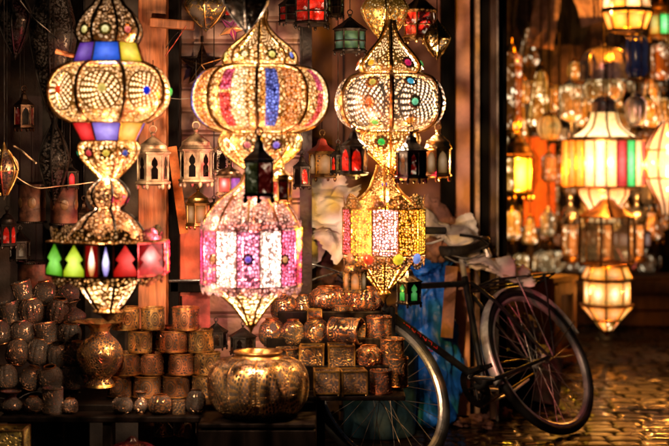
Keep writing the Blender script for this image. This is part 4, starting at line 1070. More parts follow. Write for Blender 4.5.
# roller shutter with real slats
X0, X1 = (176-334.5)*6.25/F, (306-334.5)*6.25/F
SH = plain('shutter_paint', (.27, .165, .125), .42, .3, var=.25, scale=5.0)
t = thing('roller_shutter', 'brown grey roller shutter closed behind the striped lantern', 'shutter', ((X0+X1)/2, 6.25, 0))
z = 0; prof = []
n = 0
while z < 2.6:
    sl = MB()
    q = [(0, .0), (-.012, .012), (-.014, .05), (-.010, .078), (-.004, .084), (.004, .088), (.004, .0945)]
    vs = []; 
    for x in (X0-(X0+X1)/2, X1-(X0+X1)/2):
        vs += [(x, y, z+zz) for y, zz in q]
    m = len(q)
    sl.add(vs, [[i, m+i, m+i+1, i+1] for i in range(m-1)], None).build('slat', SH, t, ang=30)
    z += .0945; n += 1
for x in (-1, 1):
    MB().box(.05, .06, 2.7, (x*(X1-X0)/2, -.01, 1.35)).build('guide_rail', IRON, t, smooth=False)
# brown wall behind the cream lantern, panelled
BW = plain('brown_wall_paint', (.34, .15, .105), .75, var=.2, scale=3.0, bump=.2)
t = thing('panelled_wall', 'smooth reddish brown panelled wall behind the cream globe lantern', 'wall', (P(372, 0, 7.2).x, 7.2, 0))
for a, b in ((305, 343), (344.2, 392), (393.2, 441)):
    x0, x1 = (a-372)*7.2/F, (b-372)*7.2/F
    MB().box(x1-x0, .1, 2.8, ((x0+x1)/2, .05, 1.4)).build('panel', BW, t, smooth=False, bevel=.004)
for i, (a, b, d, m, lab) in enumerate((
    (441, 455, 7.0, WK, 'black door post right of the cream lantern'), (455.5, 470, 7.05, plain('salmon_paint', (.85, .40, .27), .6, var=.22, scale=6.0), 'tall salmon painted door post'),
    (470.5, 475, 7.1, WK, 'thin black strip right of the salmon post'), (475.5, 480, 7.0, plain('tan_paint', (.62, .40, .25), .6), 'narrow tan strip of the door frame'),
    (480.5, 490, 7.05, WK, 'black door leaf edge right of the tan strip'), (490.5, 496, 6.95, WD, 'dark brown door leaf edge'), (496.5, 499, 6.9, plain('grey_strip', (.30, .24, .2), .5), 'thin grey strip at the outer door edge'), (499.5, 507, 7.0, WK, 'outermost black door post beside the amber lanterns'))):
    wallbox('door_post', lab, 'post', a, b, d, 2.9, .07, m)
# red cloths hanging before the shutter
RC = plain('salmon_cloth', (.52, .13, .085), .85, var=.3, scale=8.0)
cloth('red_cloth', 'upper salmon red cloth hanging left of the pink drum lantern', 'cloth', .10, .30, P(190, 258, 5.9), (0, 0, R(8)), RC, .02, seed=1.0, edge=.004)
cloth('red_cloth', 'lower dark red cloth hanging below a black strap', 'cloth', .11, .24, P(196, 312, 5.9), (0, 0, R(-4)), plain('dark_red_cloth', (.34, .07, .06), .85), .02, seed=8.0, edge=.004)
cloth('orange_cloth', 'narrow orange cloth strip hanging beside the black door post', 'cloth', .035, .34, P(178, 190, 5.8), (0, R(-8), 0), plain('orange_cloth_mat', (.62, .19, .05), .85), .012, seed=3.0)
o = MB().box(.17, .02, .04).build('dark_strap', WK, None, smooth=False, bevel=.003); o.location = P(192, 287, 5.86); tag(o, 'black strap across the red cloths', 'strap')
o = MB().tube([(-.09, 0, 0), (.12, 0, .004)], .006, 8).build('metal_rod', SILVER); o.location = P(192, 281, 5.82); tag(o, 'thin grey metal rod above the black strap', 'rod')

# ------------------------------------------------------------------ junk under papers behind the bicycle
def crumple(name, label, cat, rx, ry, rz_, loc, mat, seed, amp=.25, n=40, rot=(0, 0, 0), sc=2.2, cut=None):
    vs, fs = [], []
    m = n//2
    for i in range(m+1):
        for j in range(n):
            th = PI*i/m; a = 2*PI*j/n
            v = Vector((math.sin(th)*math.cos(a), math.sin(th)*math.sin(a), math.cos(th)))
            e = noise.fractal(v*sc+Vector((seed, 0, 0)), .9, 2.1, 5)*amp - abs(noise.noise(v*sc*2.2+Vector((0, seed, 0))))*amp*.8
            v = v*(1+e)
            vs.append((v.x*rx, v.y*ry, v.z*rz_))
    for i in range(m):
        for j in range(n):
            k = (j+1) % n
            fs.append([i*n+j, i*n+k, (i+1)*n+k, (i+1)*n+j][::-1])
    o = MB().add(vs, fs).build(name, mat, None, True, 50)
    o.location = loc; o.rotation_euler = rot
    return tag(o, label, cat)
BAG = plain('brown_sacking', (.15, .065, .045), .6, var=.5); BAGD = plain('dark_plastic_bag', (.035, .022, .02), .35); BAGP = plain('pinkish_sack', (.40, .20, .16), .7)
crumple('sack', 'dark brown sack stuffed under the papers, left', 'sack', .15, .17, .22, P(316, 268, 6.75), BAGD, 1.0)
crumple('sack', 'reddish brown sack under the papers beside the drum lantern', 'sack', .11, .15, .17, P(332, 258, 6.7), BAG, 4.0)
crumple('sack', 'large dark sack at the bottom of the junk pile', 'sack', .30, .2, .34, Vector((.02, 6.85, .33)), BAGD, 9.0)
crumple('sack', 'pinkish sack behind the multicoloured drum lantern', 'sack', .14, .12, .16, P(428, 232, 7.0), BAGP, 12.0)
crumple('sack', 'crumpled dark bag behind the bicycle frame', 'sack', .16, .14, .26, Vector((.66, 7.25, .25)), BAGD, 14.0)
t = thing('cardboard_box', 'tall brown cardboard box buried in the junk pile', 'box', (.24, 7.0, 0), R(8))
MB().box(.62, .22, .68, (0, 0, .34)).build('carton', plain('old_cardboard', (.17, .09, .055), .85), t, smooth=False, bevel=.006)
MB().box(.62, .07, .004, (0, -.13, .69), Matrix.Rotation(R(-8), 4, 'X')).build('flap', plain('old_cardboard', (.17, .09, .055), .85), t, smooth=False)
papers = [((296, 226), .26, .26, (R(66), R(26), R(10)), 6.5, 'crumpled cream paper sheet hanging lowest on the left of the junk pile'), ((314, 192), .28, .18, (R(52), R(-14), R(-8)), 6.6, 'crumpled cream paper sheet topmost on the junk pile'),
          ((312, 210), .34, .22, (R(58), R(8), R(4)), 6.45, 'broad crumpled cream paper across the middle of the junk pile'), ((336, 234), .15, .20, (R(62), R(38), 0), 6.4, 'folded pinkish paper tucked beside the multicoloured drum lantern'),
          ((448, 238), .28, .14, (R(60), R(24), R(0)), 6.85, 'cream paper sheet sloping down behind the saddle'), ((464, 234), .11, .15, (R(80), R(-10), 0), 6.95, 'upright pinkish white paper against the salmon post'), ((428, 226), .20, .12, (R(58), R(35), R(10)), 6.85, 'small torn paper right of the multicoloured drum lantern')]
papers += [((296, 204), .20, .17, (R(60), R(40), R(0)), 6.42, 'torn cream paper at the left end of the junk pile beside the pink lantern'), ((334, 204), .16, .14, (R(35), R(-25), R(10)), 6.5, 'small cream paper flopped over the right shoulder of the junk pile')]
def sheet(name, label, cat, w, h, loc, rot, mat, seed, amp=.03, n=20, curl=.05, fold=1.0):
    rnd = random.Random(seed); vs, fs = [], []
    off = Vector((seed*1.7, seed*.9, 0))
    for i in range(n+1):
        for j in range(n+1):
            jx, jz = rnd.uniform(-.36, .36), rnd.uniform(-.36, .36)
            ed = rnd.uniform(-.03, .03)*w if j in (0, n) or i in (0, n) else 0
            x = ((j+jx)/n-.5)*w+ed; y = ((i+jz)/n-.5)*h+ed*.7
            e = (2*x/w)**2+(2*y/h)**2
            q = Vector((x*7, y*7, 0))+off
            z = (abs(noise.noise(q))*2.4 + abs(noise.noise(q*2.3))*.55)*amp + rnd.gauss(0, amp)*.025 - curl*e*(.7+.9*noise.noise(Vector((x*7, y*7, seed)))) + abs(x+y*.6)*.35*fold
            vs.append((x, y, z))
    for i in range(n):
        for j in range(n):
            k = i*(n+1)+j
            if rnd.random() < .5: fs += [[k, k+1, k+n+2], [k, k+n+2, k+n+1]]
            else: fs += [[k, k+1, k+n+1], [k+1, k+n+2, k+n+1]]
    o = MB().add(vs, fs).build(name, mat, None, True, ang=40)
    o.location = loc; o.rotation_euler = rot
    return tag(o, label, cat)
for i, ((x, y), w, h, rot, d, lab) in enumerate(papers):
    sheet('paper_sheet', lab, 'paper', w*1.1, h*1.15, P(x, y, d), (rot[0]*.8, rot[1], rot[2]), PAPER, 11+i*3, .045, 24 if w > .2 else 18)
for i, (a, b, lab) in enumerate((((302, 262), (345, 274), 'thin silver rod poking from the junk beside the pink lantern'), ((300, 285), (338, 272), 'second thin silver rod crossing low in the junk'), ((462, 236), (490, 243), 'bent dark metal rod sticking out above the saddle'))):
    if i < 2: pts = [P(*a, 6.3), P((a[0]+b[0])/2, (a[1]+b[1])/2-1, 6.3), P(*b, 6.35)]
    else: pts = smooth_prof3 = [P(460, 235, 6.75), P(472, 236.5, 6.72), P(482, 239, 6.7), P(489, 245, 6.68), P(486, 249, 6.68)]
    c = pts[0].copy()
    o = MB().tube([p-c for p in pts], .004 if i < 2 else .007, 8).build('metal_rod', SILVER if i < 2 else IRON); o.location = c; tag(o, lab, 'rod')
# blue plastic sack and barrel
BLUE = plain('blue_plastic', (.014, .17, .80), .42, var=.15, scale=4.0, bump=.3, coat=.05)
def sackcol(name, label, cat, loc, prof, mat, seed, amp, n=110):
    pr = smooth_prof(prof, 9)
    def wob(a, z):
        v = Vector((math.sin(a)*1.6, math.cos(a)*1.6, z*5+seed))
        return 1 - abs(noise.noise(v*3.7))*amp*.55 + noise.fractal(v, .9, 2.0, 4)*amp - abs(noise.noise(v*1.9))*amp*.9 + .05*math.sin(a*7+z*14)*amp*3
    o = MB().lathe(pr, n, wob=wob).build(name, mat, None, True, 60); o.location = loc
    return tag(o, label, cat)
sackcol('plastic_sack', 'bright blue plastic sack gathered at the top behind the bicycle', 'sack', Vector((.42, 6.86, 0)), [(.02, .79), (.06, .775), (.115, .745), (.10, .70), (.125, .62), (.14, .45), (.155, .25), (.15, .05), (.12, .0)], BLUE, 3.0, .22)
sackcol('plastic_barrel', 'dull blue plastic barrel standing behind the front wheel', 'barrel', Vector((.20, 6.62, 0)), [(.01, .47), (.14, .47), (.16, .46), (.165, .44), (.165, .24), (.17, .22), (.165, .20), (.16, .02), (.15, 0)], plain('dull_blue_plastic', (.025, .075, .11), .5), 20.0, .02)
cloth('brown_strap', 'brown cloth strap hanging over the blue sack', 'strap', .055, .32, P(449, 302, 6.66), (0, R(4), R(-15)), plain('tan_strap', (.24, .11, .07), .8), .012, seed=31.0)
crumple('rag', 'blue rag lying on top of the sack behind the handlebar', 'rag', .10, .07, .045, P(417, 266, 6.78), BLUE, 22.0, .4)
crumple('sack', 'brown paper bundle beside the blue sack under the saddle', 'bundle', .06, .06, .06, P(434, 250, 6.75), plain('brown_bundle', (.34, .16, .09), .7), 27.0)
for i, (x, y, d, s) in enumerate(((478, 398, 6.9, .05), (500, 402, 7.0, .06), (462, 412, 6.8, .045), (486, 415, 6.75, .04))):
    crumple('rubbish', '%s scrap of pinkish rubbish from the left on the ground under the bicycle' % ORD[[1, 3, 0, 2][i]], 'rubbish', s, s*.8, s*.5, Vector((P(x, y, d).x, d, s*.3)), plain('pink_scrap', (.22, .10, .08), .8), 50.0+i, .5, 20)

# ------------------------------------------------------------------ bicycle
def smooth_prof3d(pts, sub=6):
    out = []
    for i in range(len(pts)-1):
        p0, p1, p2, p3 = pts[max(i-1, 0)], pts[i], pts[i+1], pts[min(i+2, len(pts)-1)]
        for k in range(sub):
            t = k/sub
            out.append(.5*(2*p1+(p2-p0)*t+(2*p0-5*p1+4*p2-p3)*t*t+(3*p1-p0-3*p2+p3)*t**3))
    return out+[pts[-1]]
psi, lean = R(47), R(27.5)
hub = P(540, 362, 6.7)
b = Vector((math.cos(psi), math.sin(psi), 0)); nh = Vector((b.y, -b.x, 0))
u = -nh*math.sin(lean) + Vector((0, 0, math.cos(lean)))
xax = -b; zax = u; yax = zax.cross(xax)
WRr = .345
contact = hub - u*WRr
contact.z = 0
bike = thing('bicycle', 'black bicycle leaning on the junk pile with saddle and rear rack', 'bicycle', contact)
bike.rotation_euler = Matrix((xax, yax, zax)).transposed().to_euler()
def B(x, z, y=0.0): return Vector((x, y, z))
def wheel(hx, label, yaw=0.0):
    M0 = Matrix.Translation(B(hx, WRr)) @ Matrix.Rotation(yaw, 4, 'Z') @ Matrix.Rotation(PI/2, 4, 'X')
    w = bpy.data.objects.new('wheel', None); COL.objects.link(w); w.parent = bike; w['label'] = label
    MB().ring(.3255, .0195, 0, 72, 12, M0).build('tyre', RUBBER, w)
    pr = [(.312, -.012), (.300, -.013), (.293, -.006), (.293, .006), (.300, .013), (.312, .012)]
    vs = MB(); vs.lathe(pr, 72, M=M0); vs.build('rim', CHROME, w)
    MB().lathe([(.008, -.05), (.016, -.045), (.022, -.033), (.022, -.029), (.012, -.026), (.012, .026), (.022, .029), (.022, .033), (.016, .045), (.008, .05)], 20, cap0=True, cap1=True, M=M0).build('hub', CHROME, w)
    for i in range(32):
        a = 2*PI*i/32; s_ = -1 if i % 2 else 1; da = R(58)*(1 if (i//2) % 2 else -1)
        p0 = M0 @ Vector((.021*math.sin(a+da), -.021*math.cos(a+da), .031*s_)); p1 = M0 @ Vector((.297*math.sin(a), -.297*math.cos(a), 0))
        MB().tube([p0, p1], .0012, 5).build('spoke', SPOKE, w)
    return w
wheel(0, 'rear wheel with silver mudguard', 0); wheel(1.08, 'front wheel turned under the stall table', R(-6))
# frame tubes, one continuous frame mesh
BBp = B(.445, .292); ST = B(.29, .775); HT, HB_ = B(.855, .80), B(.895, .655)
fr = MB()
for p, q, r in ((BBp, ST, .0145), (ST-Vector((0, 0, .03)), HT-Vector((-.01, 0, .035)), .0135), (BBp, HB_+Vector((-.005, 0, .02)), .0155), (HT, HB_, .018)):
    fr.tube([p, (p+q)/2, q], r, 12)
for y in (-.055, .055):
    fr.tube([BBp+Vector((0, y*.5, 0)), B(.36, .30, y*.75), B(0, WRr, y)], [.011, .010, .008], 10)
    fr.tube([ST+Vector((0, y*.35, -.03)), B(.2, .64, y*.7), B(0, WRr, y)], [.009, .009, .007], 10)
fr.tube([BBp+Vector((0, -.036, 0)), BBp+Vector((0, .036, 0))], .021, 14)
fr.build('frame', BPAINT, bike)
# red lettering-like flash on the down tube: thin raised strokes
dt = (HB_-BBp); 
fl = MB()
for i in range(7):
    c = BBp+dt*(.52+.05*i)
    fl.tube([c+Vector((0, -.0158, .006)), c+dt.normalized()*.012+Vector((0, -.0158, -.005 if i % 2 else .004))], .0022, 5)
for s_ in (1, -1):
    o = MB()
    for i in range(7):
        c = BBp+dt*(.50+.055*i); up_ = Vector((-dt.z, 0, dt.x)).normalized()
        y = s_*.0152
        o.tube([c+up_*.007+Vector((0, y, 0)), c-up_*.007+Vector((0, y, 0))], .0016, 5)
        if i % 2: o.tube([c+up_*.007+Vector((0, y, 0)), c+dt.normalized()*.02+up_*.006+Vector((0, y, 0))], .0016, 5)
        else: o.tube([c-up_*.007+Vector((0, y, 0)), c+dt.normalized()*.02+up_*(.006 if i % 3 else -.006)+Vector((0, y, 0))], .0016, 5)
    o.build('red_lettering', plain('red_decal', (.6, .02, .02), .4), bike)
fk = MB()
fk.tube([HB_+Vector((0, -.05, .0)), HB_+Vector((0, .05, 0))], .013, 10)
for y in (-.05, .05): fk.tube([HB_+Vector((0, y, 0)), B(.965, .52, y), B(1.03, .42, y), B(1.08, WRr, y)], [.012, .011, .009, .007], 10)
fk.build('fork', BPAINT, bike)
# mudguards
def guard(hx, a0, a1, mat, name, w=.026, rr=.362):
    vs, fs = [], []
    N = 48
    for i in range(N+1):
        a = a0+(a1-a0)*i/N
        for j in range(7):
            q = (j/6-.5)*2
            r = rr - .010*q*q
            vs.append(B(hx+r*math.cos(a), WRr+r*math.sin(a), w*q))
    for i in range(N):
        for j in range(6):
            fs.append([i*7+j, i*7+j+1, (i+1)*7+j+1, (i+1)*7+j])
    o = MB().add(vs, fs).build(name, mat, bike)
    md = o.modifiers.new('thick', 'SOLIDIFY'); md.thickness = .0015
    return o
guard(0, R(-12), R(165), plain('grey_mudguard', (.85, .83, .80), .36, .4), 'mudguard'); guard(1.08, R(40), R(175), BPAINT, 'mudguard')
for sy in (-.034, .034):
    MB().tube([B(0, WRr, sy*1.6), B(-.33, WRr+.15, sy)], .0025, 6).build('mudguard_stay', BPAINT, bike)
# rack
rk = MB()
zr = .715
for y in (-.07, -.024, .024, .07): rk.tube([B(.27, zr, y*.6), B(.18, zr+.012, y), B(-.28, zr+.012, y)], .005, 6)
rk.tube([B(-.28, zr+.012, -.07), B(-.30, zr+.012, 0), B(-.28, zr+.012, .07)], .005, 6)
for x in (.1, -.08, -.22): rk.tube([B(x, zr+.012, -.07), B(x, zr+.012, .07)], .0045, 6)
for y in (-.07, .07): rk.tube([B(-.2, zr+.012, y), B(-.03, WRr, y*.9)], .0045, 6); rk.tube([B(.02, zr+.012, y), B(-.02, WRr, y*.9)], .0045, 6)
rk.build('rack', BPAINT, bike)
# saddle
vs, fs = [], []
N, Mm = 16, 16
for i in range(N+1):
    t_ = i/N
    w = .078*(1-t_)**.7*(1 if t_ > .0 else 1)+.019
    if t_ < .12: w *= .72+.28*(t_/.12)**.5
    if t_ > .93: w *= .75
    for j in range(Mm):
        a = 2*PI*j/Mm
        z_ = .028*math.sin(a) if math.sin(a) > 0 else .045*math.sin(a)*(.8 if abs(math.cos(a)) > .5 else .35)
        vs.append((.135-t_*.275 if False else -.135+t_*.275, w*math.cos(a), z_-.018*math.sin(PI*t_)+.02*(1-t_)**2))
for i in range(N):
    for j in range(Mm):
        k = (j+1) % Mm
        fs.append([i*Mm+j, i*Mm+k, (i+1)*Mm+k, (i+1)*Mm+j])
fs.append(list(range(Mm))); fs.append([N*Mm+j for j in range(Mm)][::-1])
sd = MB().add(vs, fs, None, Matrix.Translation(B(.235, .905))).build('saddle', LEATHER, bike, ang=70)
sr = MB()
for y in (-.022, .022): sr.tube([B(.12, .865, y*1.6), B(.2, .855, y), B(.28, .858, y), B(.35, .885, y*.5)], .0035, 6)
for y in (-.05, .05): sr.tube([(B(.13, .84, y)+Vector((.013*math.cos(q*.7), .013*math.sin(q*.7), q*.0008))) for q in range(0, 54)], .0028, 5)
sr.build('saddle_spring', CHROME, bike)
MB().tube([ST-Vector((-.01, 0, .03)), B(.262, .862)], .0125, 12).build('seat_post', CHROME, bike)
# handlebar
MB().tube([HT, HT+Vector((-.03, 0, .09))], .0125, 10).build('stem', CHROME, bike)
HS = HT+Vector((-.02, 0, .095))
MB().tube([HS+Vector((-.12, -.27, .0)), HS+Vector((-.03, -.24, .02)), HS+Vector((.02, -.12, .02)), HS, HS+Vector((.02, .12, .02)), HS+Vector((-.03, .24, .02)), HS+Vector((-.12, .27, 0))], .011, 10).build('handlebar', CHROME, bike)
for y in (-1, 1): MB().tube([HS+Vector((-.05, y*.25, .012)), HS+Vector((-.16, y*.28, -.008))], .0155, 10).build('grip', RUBBER, bike)
# crank set
Mx = Matrix.Translation(BBp) @ Matrix.Rotation(PI/2, 4, 'X')
cg = MB()
cg.lathe([(.055, .046), (.088, .046), (.092, .048), (.088, .050), (.055, .050), (.055, .046)], 44, M=Mx)
for i in range(5):
    a = 2*PI*i/5; cg.tube([Mx @ Vector((0, 0, .048)), Mx @ Vector((.06*math.cos(a), .06*math.sin(a), .048))], .006, 6)
cg.build('chainring', IRON, bike)
for s_, a in ((1, R(-8)), (-1, R(172))):
    e = BBp+Vector((.165*math.cos(a)*-1, -.068*s_, .165*math.sin(a)))
    cr0 = MB().tube([BBp+Vector((0, -.058*s_, 0)), e], .0085, 8); cr0.build('crank', CHROME, bike)
    pd = MB().box(.085, .012, .016, e+Vector((0, -.032*s_-.02*s_, .008))).box(.085, .012, .016, e+Vector((0, -.09*s_, .008))).tube([e, e+Vector((0, -.1*s_, 0))], .006, 8)
    pd.box(.014, .06, .016, e+Vector((.036, -.072*s_, .0085))).box(.014, .06, .016, e+Vector((-.036, -.072*s_, .0085)))
    pd.build('pedal', RUBBER, bike, smooth=False)
# chain, upper and lower run along the outer side
for z0, z1, nm in ((.09, .035, 'chain'), (-.085, -.035, 'chain')):
    MB().tube([BBp+Vector((0, -.048, z0)), B(0, WRr+z1, -.048)], .0045, 6).build(nm, DBRASS, bike)
MB().lathe([(.01, .044), (.036, .044), (.038, .048), (.01, .052)], 24, M=Matrix.Translation(B(0, WRr)) @ Matrix.Rotation(PI/2, 4, 'X')).build('sprocket', IRON, bike)
# folded papers clamped on the rack
from mathutils import Euler
bm_ = Matrix.Translation(bike.location) @ Matrix((xax, yax, zax)).transposed().to_4x4()
for i_, (c_, lx, ly, lab) in enumerate(((B(.02, .80), .32, .14, 'folded pale newspaper lying on the bicycle rack, lower'), (B(.08, .83), .24, .11, 'crumpled cream paper on top of the folded newspaper on the rack'))):
    o = sheet('newspaper', lab, 'paper', lx, ly, bm_ @ c_, (R(24), R(15-4*i_), R(12)), PAPER, 90+i_, .022, 18, .02, .15)
    md = o.modifiers.new('thick', 'SOLIDIFY'); md.thickness = .012
for y in (-1, 1):
    MB().tube([HS+Vector((-.06, y*.24, .0)), HS+Vector((-.02, y*.2, -.03)), HS+Vector((-.09, y*.245, -.045)), HS+Vector((-.15, y*.27, -.04))], .005, 6).build('brake_lever', CHROME, bike)
    MB().tube(smooth_prof3d([HS+Vector((-.02, y*.2, -.02)), HS+Vector((.09, y*.14, .0)), HS+Vector((.10, y*.04, -.12)), HT+Vector((.03, y*.02, -.1))]), .0028, 6).build('brake_cable', RUBBER, bike)
# side stand, silver
MB().tube([B(.36, .27, -.06), B(.30, .235, -.085), B(.16, .25, -.10), B(-.02, .30, -.11)], [.008, .008, .007, .006], 8).build('side_stand', CHROME, bike)
# dark slab behind the spokes, standing on the ground
o = MB().box(.14, .03, .24).build('stone_slab', plain('grey_stone', (.10, .065, .05), .7), None, smooth=False, bevel=.006); o.location = (P(548, 380, 7.35).x, 7.35, .125); o.rotation_euler = (R(-14), R(14), R(20)); tag(o, 'small grey brown slab leaning behind the rear spokes', 'slab')
crumple('sack', 'greyish bundle seen through the upper spokes of the rear wheel', 'bundle', .09, .08, .10, Vector((P(522, 345, 7.5).x, 7.5, .33)), plain('grey_bundle', (.20, .14, .11), .7), 61.0)
o = MB().box(.3, .3, .25).build('crate_step', WK, None, smooth=False, bevel=.006); o.name = 'wooden_block'; o.location = (P(522, 345, 7.5).x, 7.55, .126); tag(o, 'black wooden block under the greyish bundle', 'block')

# ------------------------------------------------------------------ wooden cabinet by the rear wheel
t = thing('wooden_cabinet', 'wooden cabinet with one honey lit side standing beside the rear wheel', 'cabinet', (P(550, 0, 8.6).x, 8.72, 0), R(-42))
HW_ = wood('honey_wood', (.62, .27, .07)); zt = CAMZ-(277-150)*8.6/F
MB().box(.235, .235, zt-.03, (0, 0, (zt-.03)/2)).build('carcass', HW_, t, smooth=False, bevel=.004)
MB().box(.26, .26, .03, (0, 0, zt-.0148)).build('top_board', HW_, t, smooth=False, bevel=.004)
for zc, h in ((.06, .07), (zt-.07, .07)): MB().box(.012, .154, h, (.1235, 0, zc)).build('rail', HW_, t, smooth=False, bevel=.002)
for y in (-.095, .095): MB().box(.012, .036, zt-.06, (.1235, y, (zt-.03)/2)).build('stile', HW_, t, smooth=False, bevel=.002)
# ------------------------------------------------------------------ the lantern stalls across the lane (blurred)
wallbox('back_wall', 'dark brown shop wall far behind the amber lanterns', 'wall', 440, 900, 13.5, 4.2, .2, plain('far_brown_wall', (.07, .04, .025), .9))
wallbox('side_wall', 'dark shop wall closing the lane at the far right', 'wall', 705, 900, 11.0, 4.2, .2, plain('far_dark_wall', (.04, .025, .018), .9))
t = thing('shop_shelf', 'wide wooden shelf unit loaded with lanterns at the back of the lane', 'shelf', (P(560, 0, 11.6).x, 11.6, 0))
sx = 190*11.6/F
for y in (222, 272, 315):
    zz = CAMZ-(y-150)*11.6/F
    MB().box(sx, .5, .035, (0, .1, zz-.018)).build('shelf_board', WD, t, smooth=False, bevel=.004)
for x in (-.5, -.17, .17, .5): MB().box(.04, .48, 1.6, (x*sx*.98, .1, .8)).build('upright', WD, t, smooth=False)
MB().box(sx, .03, .9, (0, .36, .45)).build('back_panel', WD, t, smooth=False)
# glass types; amber, honey, pale and tan glow by painted patches
A1, A2, A3 = painted_glow('amber_glass', (1, .42, .04), 1.35), painted_glow('dark_amber_glass', (.55, .18, .02), 0.675), pane('bright_amber', (1, .46, .04), 1.0, .3, trans=.4)
A4 = painted_glow('honey_glass', (.80, .42, .10), 0.9); CL = painted_glow('pale_glass', (.80, .50, .20), 0.675); BLG = pane('navy_glass', (.02, .03, .16), .12, .2)
YG, TG = pane('lime_lit_glass', (.85, .75, .08), 1.2, .6, trans=.4), painted_glow('tan_glass', (.46, .22, .09), 0.45)
WH = pane('white_hot_glass', (1, .72, .32), 2.4, .5, trans=.5); YL = pane('yellow_lit_glass', (1, .52, .02), 1.25, .25, trans=.4); GN = pane('green_lit_glass', (.05, .85, .12), 1.5, .3); RDG = pane('red_lit_glass', (.9, .03, .02), 1.3, .15)
STN = plain('brushed_silver', (.72, .68, .62), .3, .7)

def lathe_lan(cx, yt, yb, w, d, label, kind, body, cap, hang=None, name='glass_lantern', cat='lantern'):
    L = Lan(name, label, cat, cx, yb, d); H = yb-yt; r = w/2
    if kind == 'bell':
        p = [(r*.18, yt+.12*H), (r*.45, yt+.2*H), (r*.62, yt+.42*H), (r*.95, yt+.78*H), (r, yt+.93*H), (r*.6, yb)]
    elif kind == 'tall':
        p = [(r*.4, yt+.14*H), (r*.9, yt+.22*H), (r, yt+.4*H), (r*.92, yt+.7*H), (r, yt+.86*H), (r*.5, yb)]
    elif kind == 'ball':
        p = [(r*.35, yt+.18*H), (r*.8, yt+.3*H), (r, yt+.58*H), (r*.8, yt+.86*H), (r*.35, yb)]
    elif kind == 'dome':
        p = [(r*.3, yt+.12*H), (r*.75, yt+.2*H), (r, yt+.5*H), (r*.98, yt+.72*H), (r*1.02, yb)]
    else:   # jar
        p = [(r*.5, yt+.2*H), (r*.95, yt+.34*H), (r, yt+.6*H), (r*.86, yt+.85*H), (r*.5, yb)]
    L.shell('body', p, body, 28); L.ribs(p, EV(6, .2), max(.5, w*.03), cap)
    L.shell('cap', [(r*.5, p[0][1]+.02*H), (r*.42, yt+.1*H), (r*.2, yt+.06*H), (r*.15, yt)], cap, 20)
    L.shell('base_ring', [(r*.7, yb-.03*H), (r*.8, yb-.01*H), (r*.7, yb+.01*H)], cap, 20)
    if hang is not None: L.rod(yt, hang, .7)
    return L
bg = [ # cx, yt, yb, w, d, kind, body, cap, hang, label
 (511, 38, 132, 22, 9.0, 'tall', A2, BRASS, -60, 'tall dark amber glass lantern hanging right beside the black door post'),
 (529, 22, 66, 20, 10.2, 'bell', A2, BRASS, -60, 'dim amber bell lantern below the pale canvas, upper left of the lane stall'),
 (541, 62, 128, 26, 9.4, 'bell', A1, BRASS, -60, 'bright amber bell shaped glass lantern left of the silver dome'),
 (549, 110, 140, 24, 9.2, 'ball', A3, BRASS, -60, 'glowing amber glass ball hanging above the red cloth'),
 (570, 78, 122, 22, 9.6, 'tall', A4, STN, -60, 'honey glass lantern with silver cap left of the lit cylinder'),
 (562, 45, 82, 18, 10.6, 'jar', A1, BRASS, -60, 'small amber jar lantern between the bell lantern and silver dome'),
 (604, 44, 80, 46, 9.2, 'dome', STN, SILVER, -60, 'wide silver domed lantern with sparkling top'),
 (604, 74, 102, 40, 9.25, 'jar', A4, BRASS, -60, 'amber glass bowl hanging just under the silver dome'),
 (637, 28, 78, 22, 9.0, 'tall', BLG, IRON, -60, 'dark navy glass lantern right of the silver dome'),
 (636, 90, 126, 20, 9.2, 'jar', STN, SILVER, -60, 'silver ribbed jar lantern above the right end of the lit cylinder'),
 (652, 70, 128, 24, 9.8, 'bell', A4, BRASS, -60, 'honey bell lantern near the right edge'),
 (661, 36, 82, 20, 9.6, 'tall', A2, IRON, -60, 'dark amber tall lantern at the right edge'),
 (586, 96, 128, 20, 10.4, 'bell', A1, BRASS, -60, 'small amber bell lantern behind the lit cylinder dome'),
 (621, 108, 134, 18, 10.2, 'jar', A4, BRASS, -60, 'small honey jar lantern behind the silver jar'),
 (520, 96, 150, 18, 10.5, 'bell', A1, BRASS, -60, 'amber bell lantern above the lime lit lantern'),
 (655, 128, 142, 34, 10.4, 'dome', TG, BRASS, -60, 'tan domed lantern above the right edge bulb lantern'),
 (557, 24, 46, 18, 11.0, 'ball', A2, BRASS, -60, 'small dim amber ball under the canopy'),
 (580, 16, 42, 16, 11.0, 'tall', A2, BRASS, -60, 'dim amber lantern under the dark canopy, left of the top lit lantern')]
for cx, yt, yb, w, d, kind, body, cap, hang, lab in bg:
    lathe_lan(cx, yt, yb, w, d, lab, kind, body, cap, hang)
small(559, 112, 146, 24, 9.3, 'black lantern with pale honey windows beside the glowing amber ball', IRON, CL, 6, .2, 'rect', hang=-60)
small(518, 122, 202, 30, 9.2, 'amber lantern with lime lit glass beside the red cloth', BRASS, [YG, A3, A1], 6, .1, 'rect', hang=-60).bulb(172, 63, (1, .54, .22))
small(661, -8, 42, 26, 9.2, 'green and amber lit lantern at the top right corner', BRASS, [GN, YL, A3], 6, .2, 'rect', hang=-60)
RO = plain('orange_red_cloth', (.62, .13, .03), .85, var=.25)
cloth('red_cloth', 'orange red cloth hung behind the lime lit lantern', 'cloth', .21, .60, P(540, 182, 10.0), (0, 0, 0), RO, .03, seed=71.0)
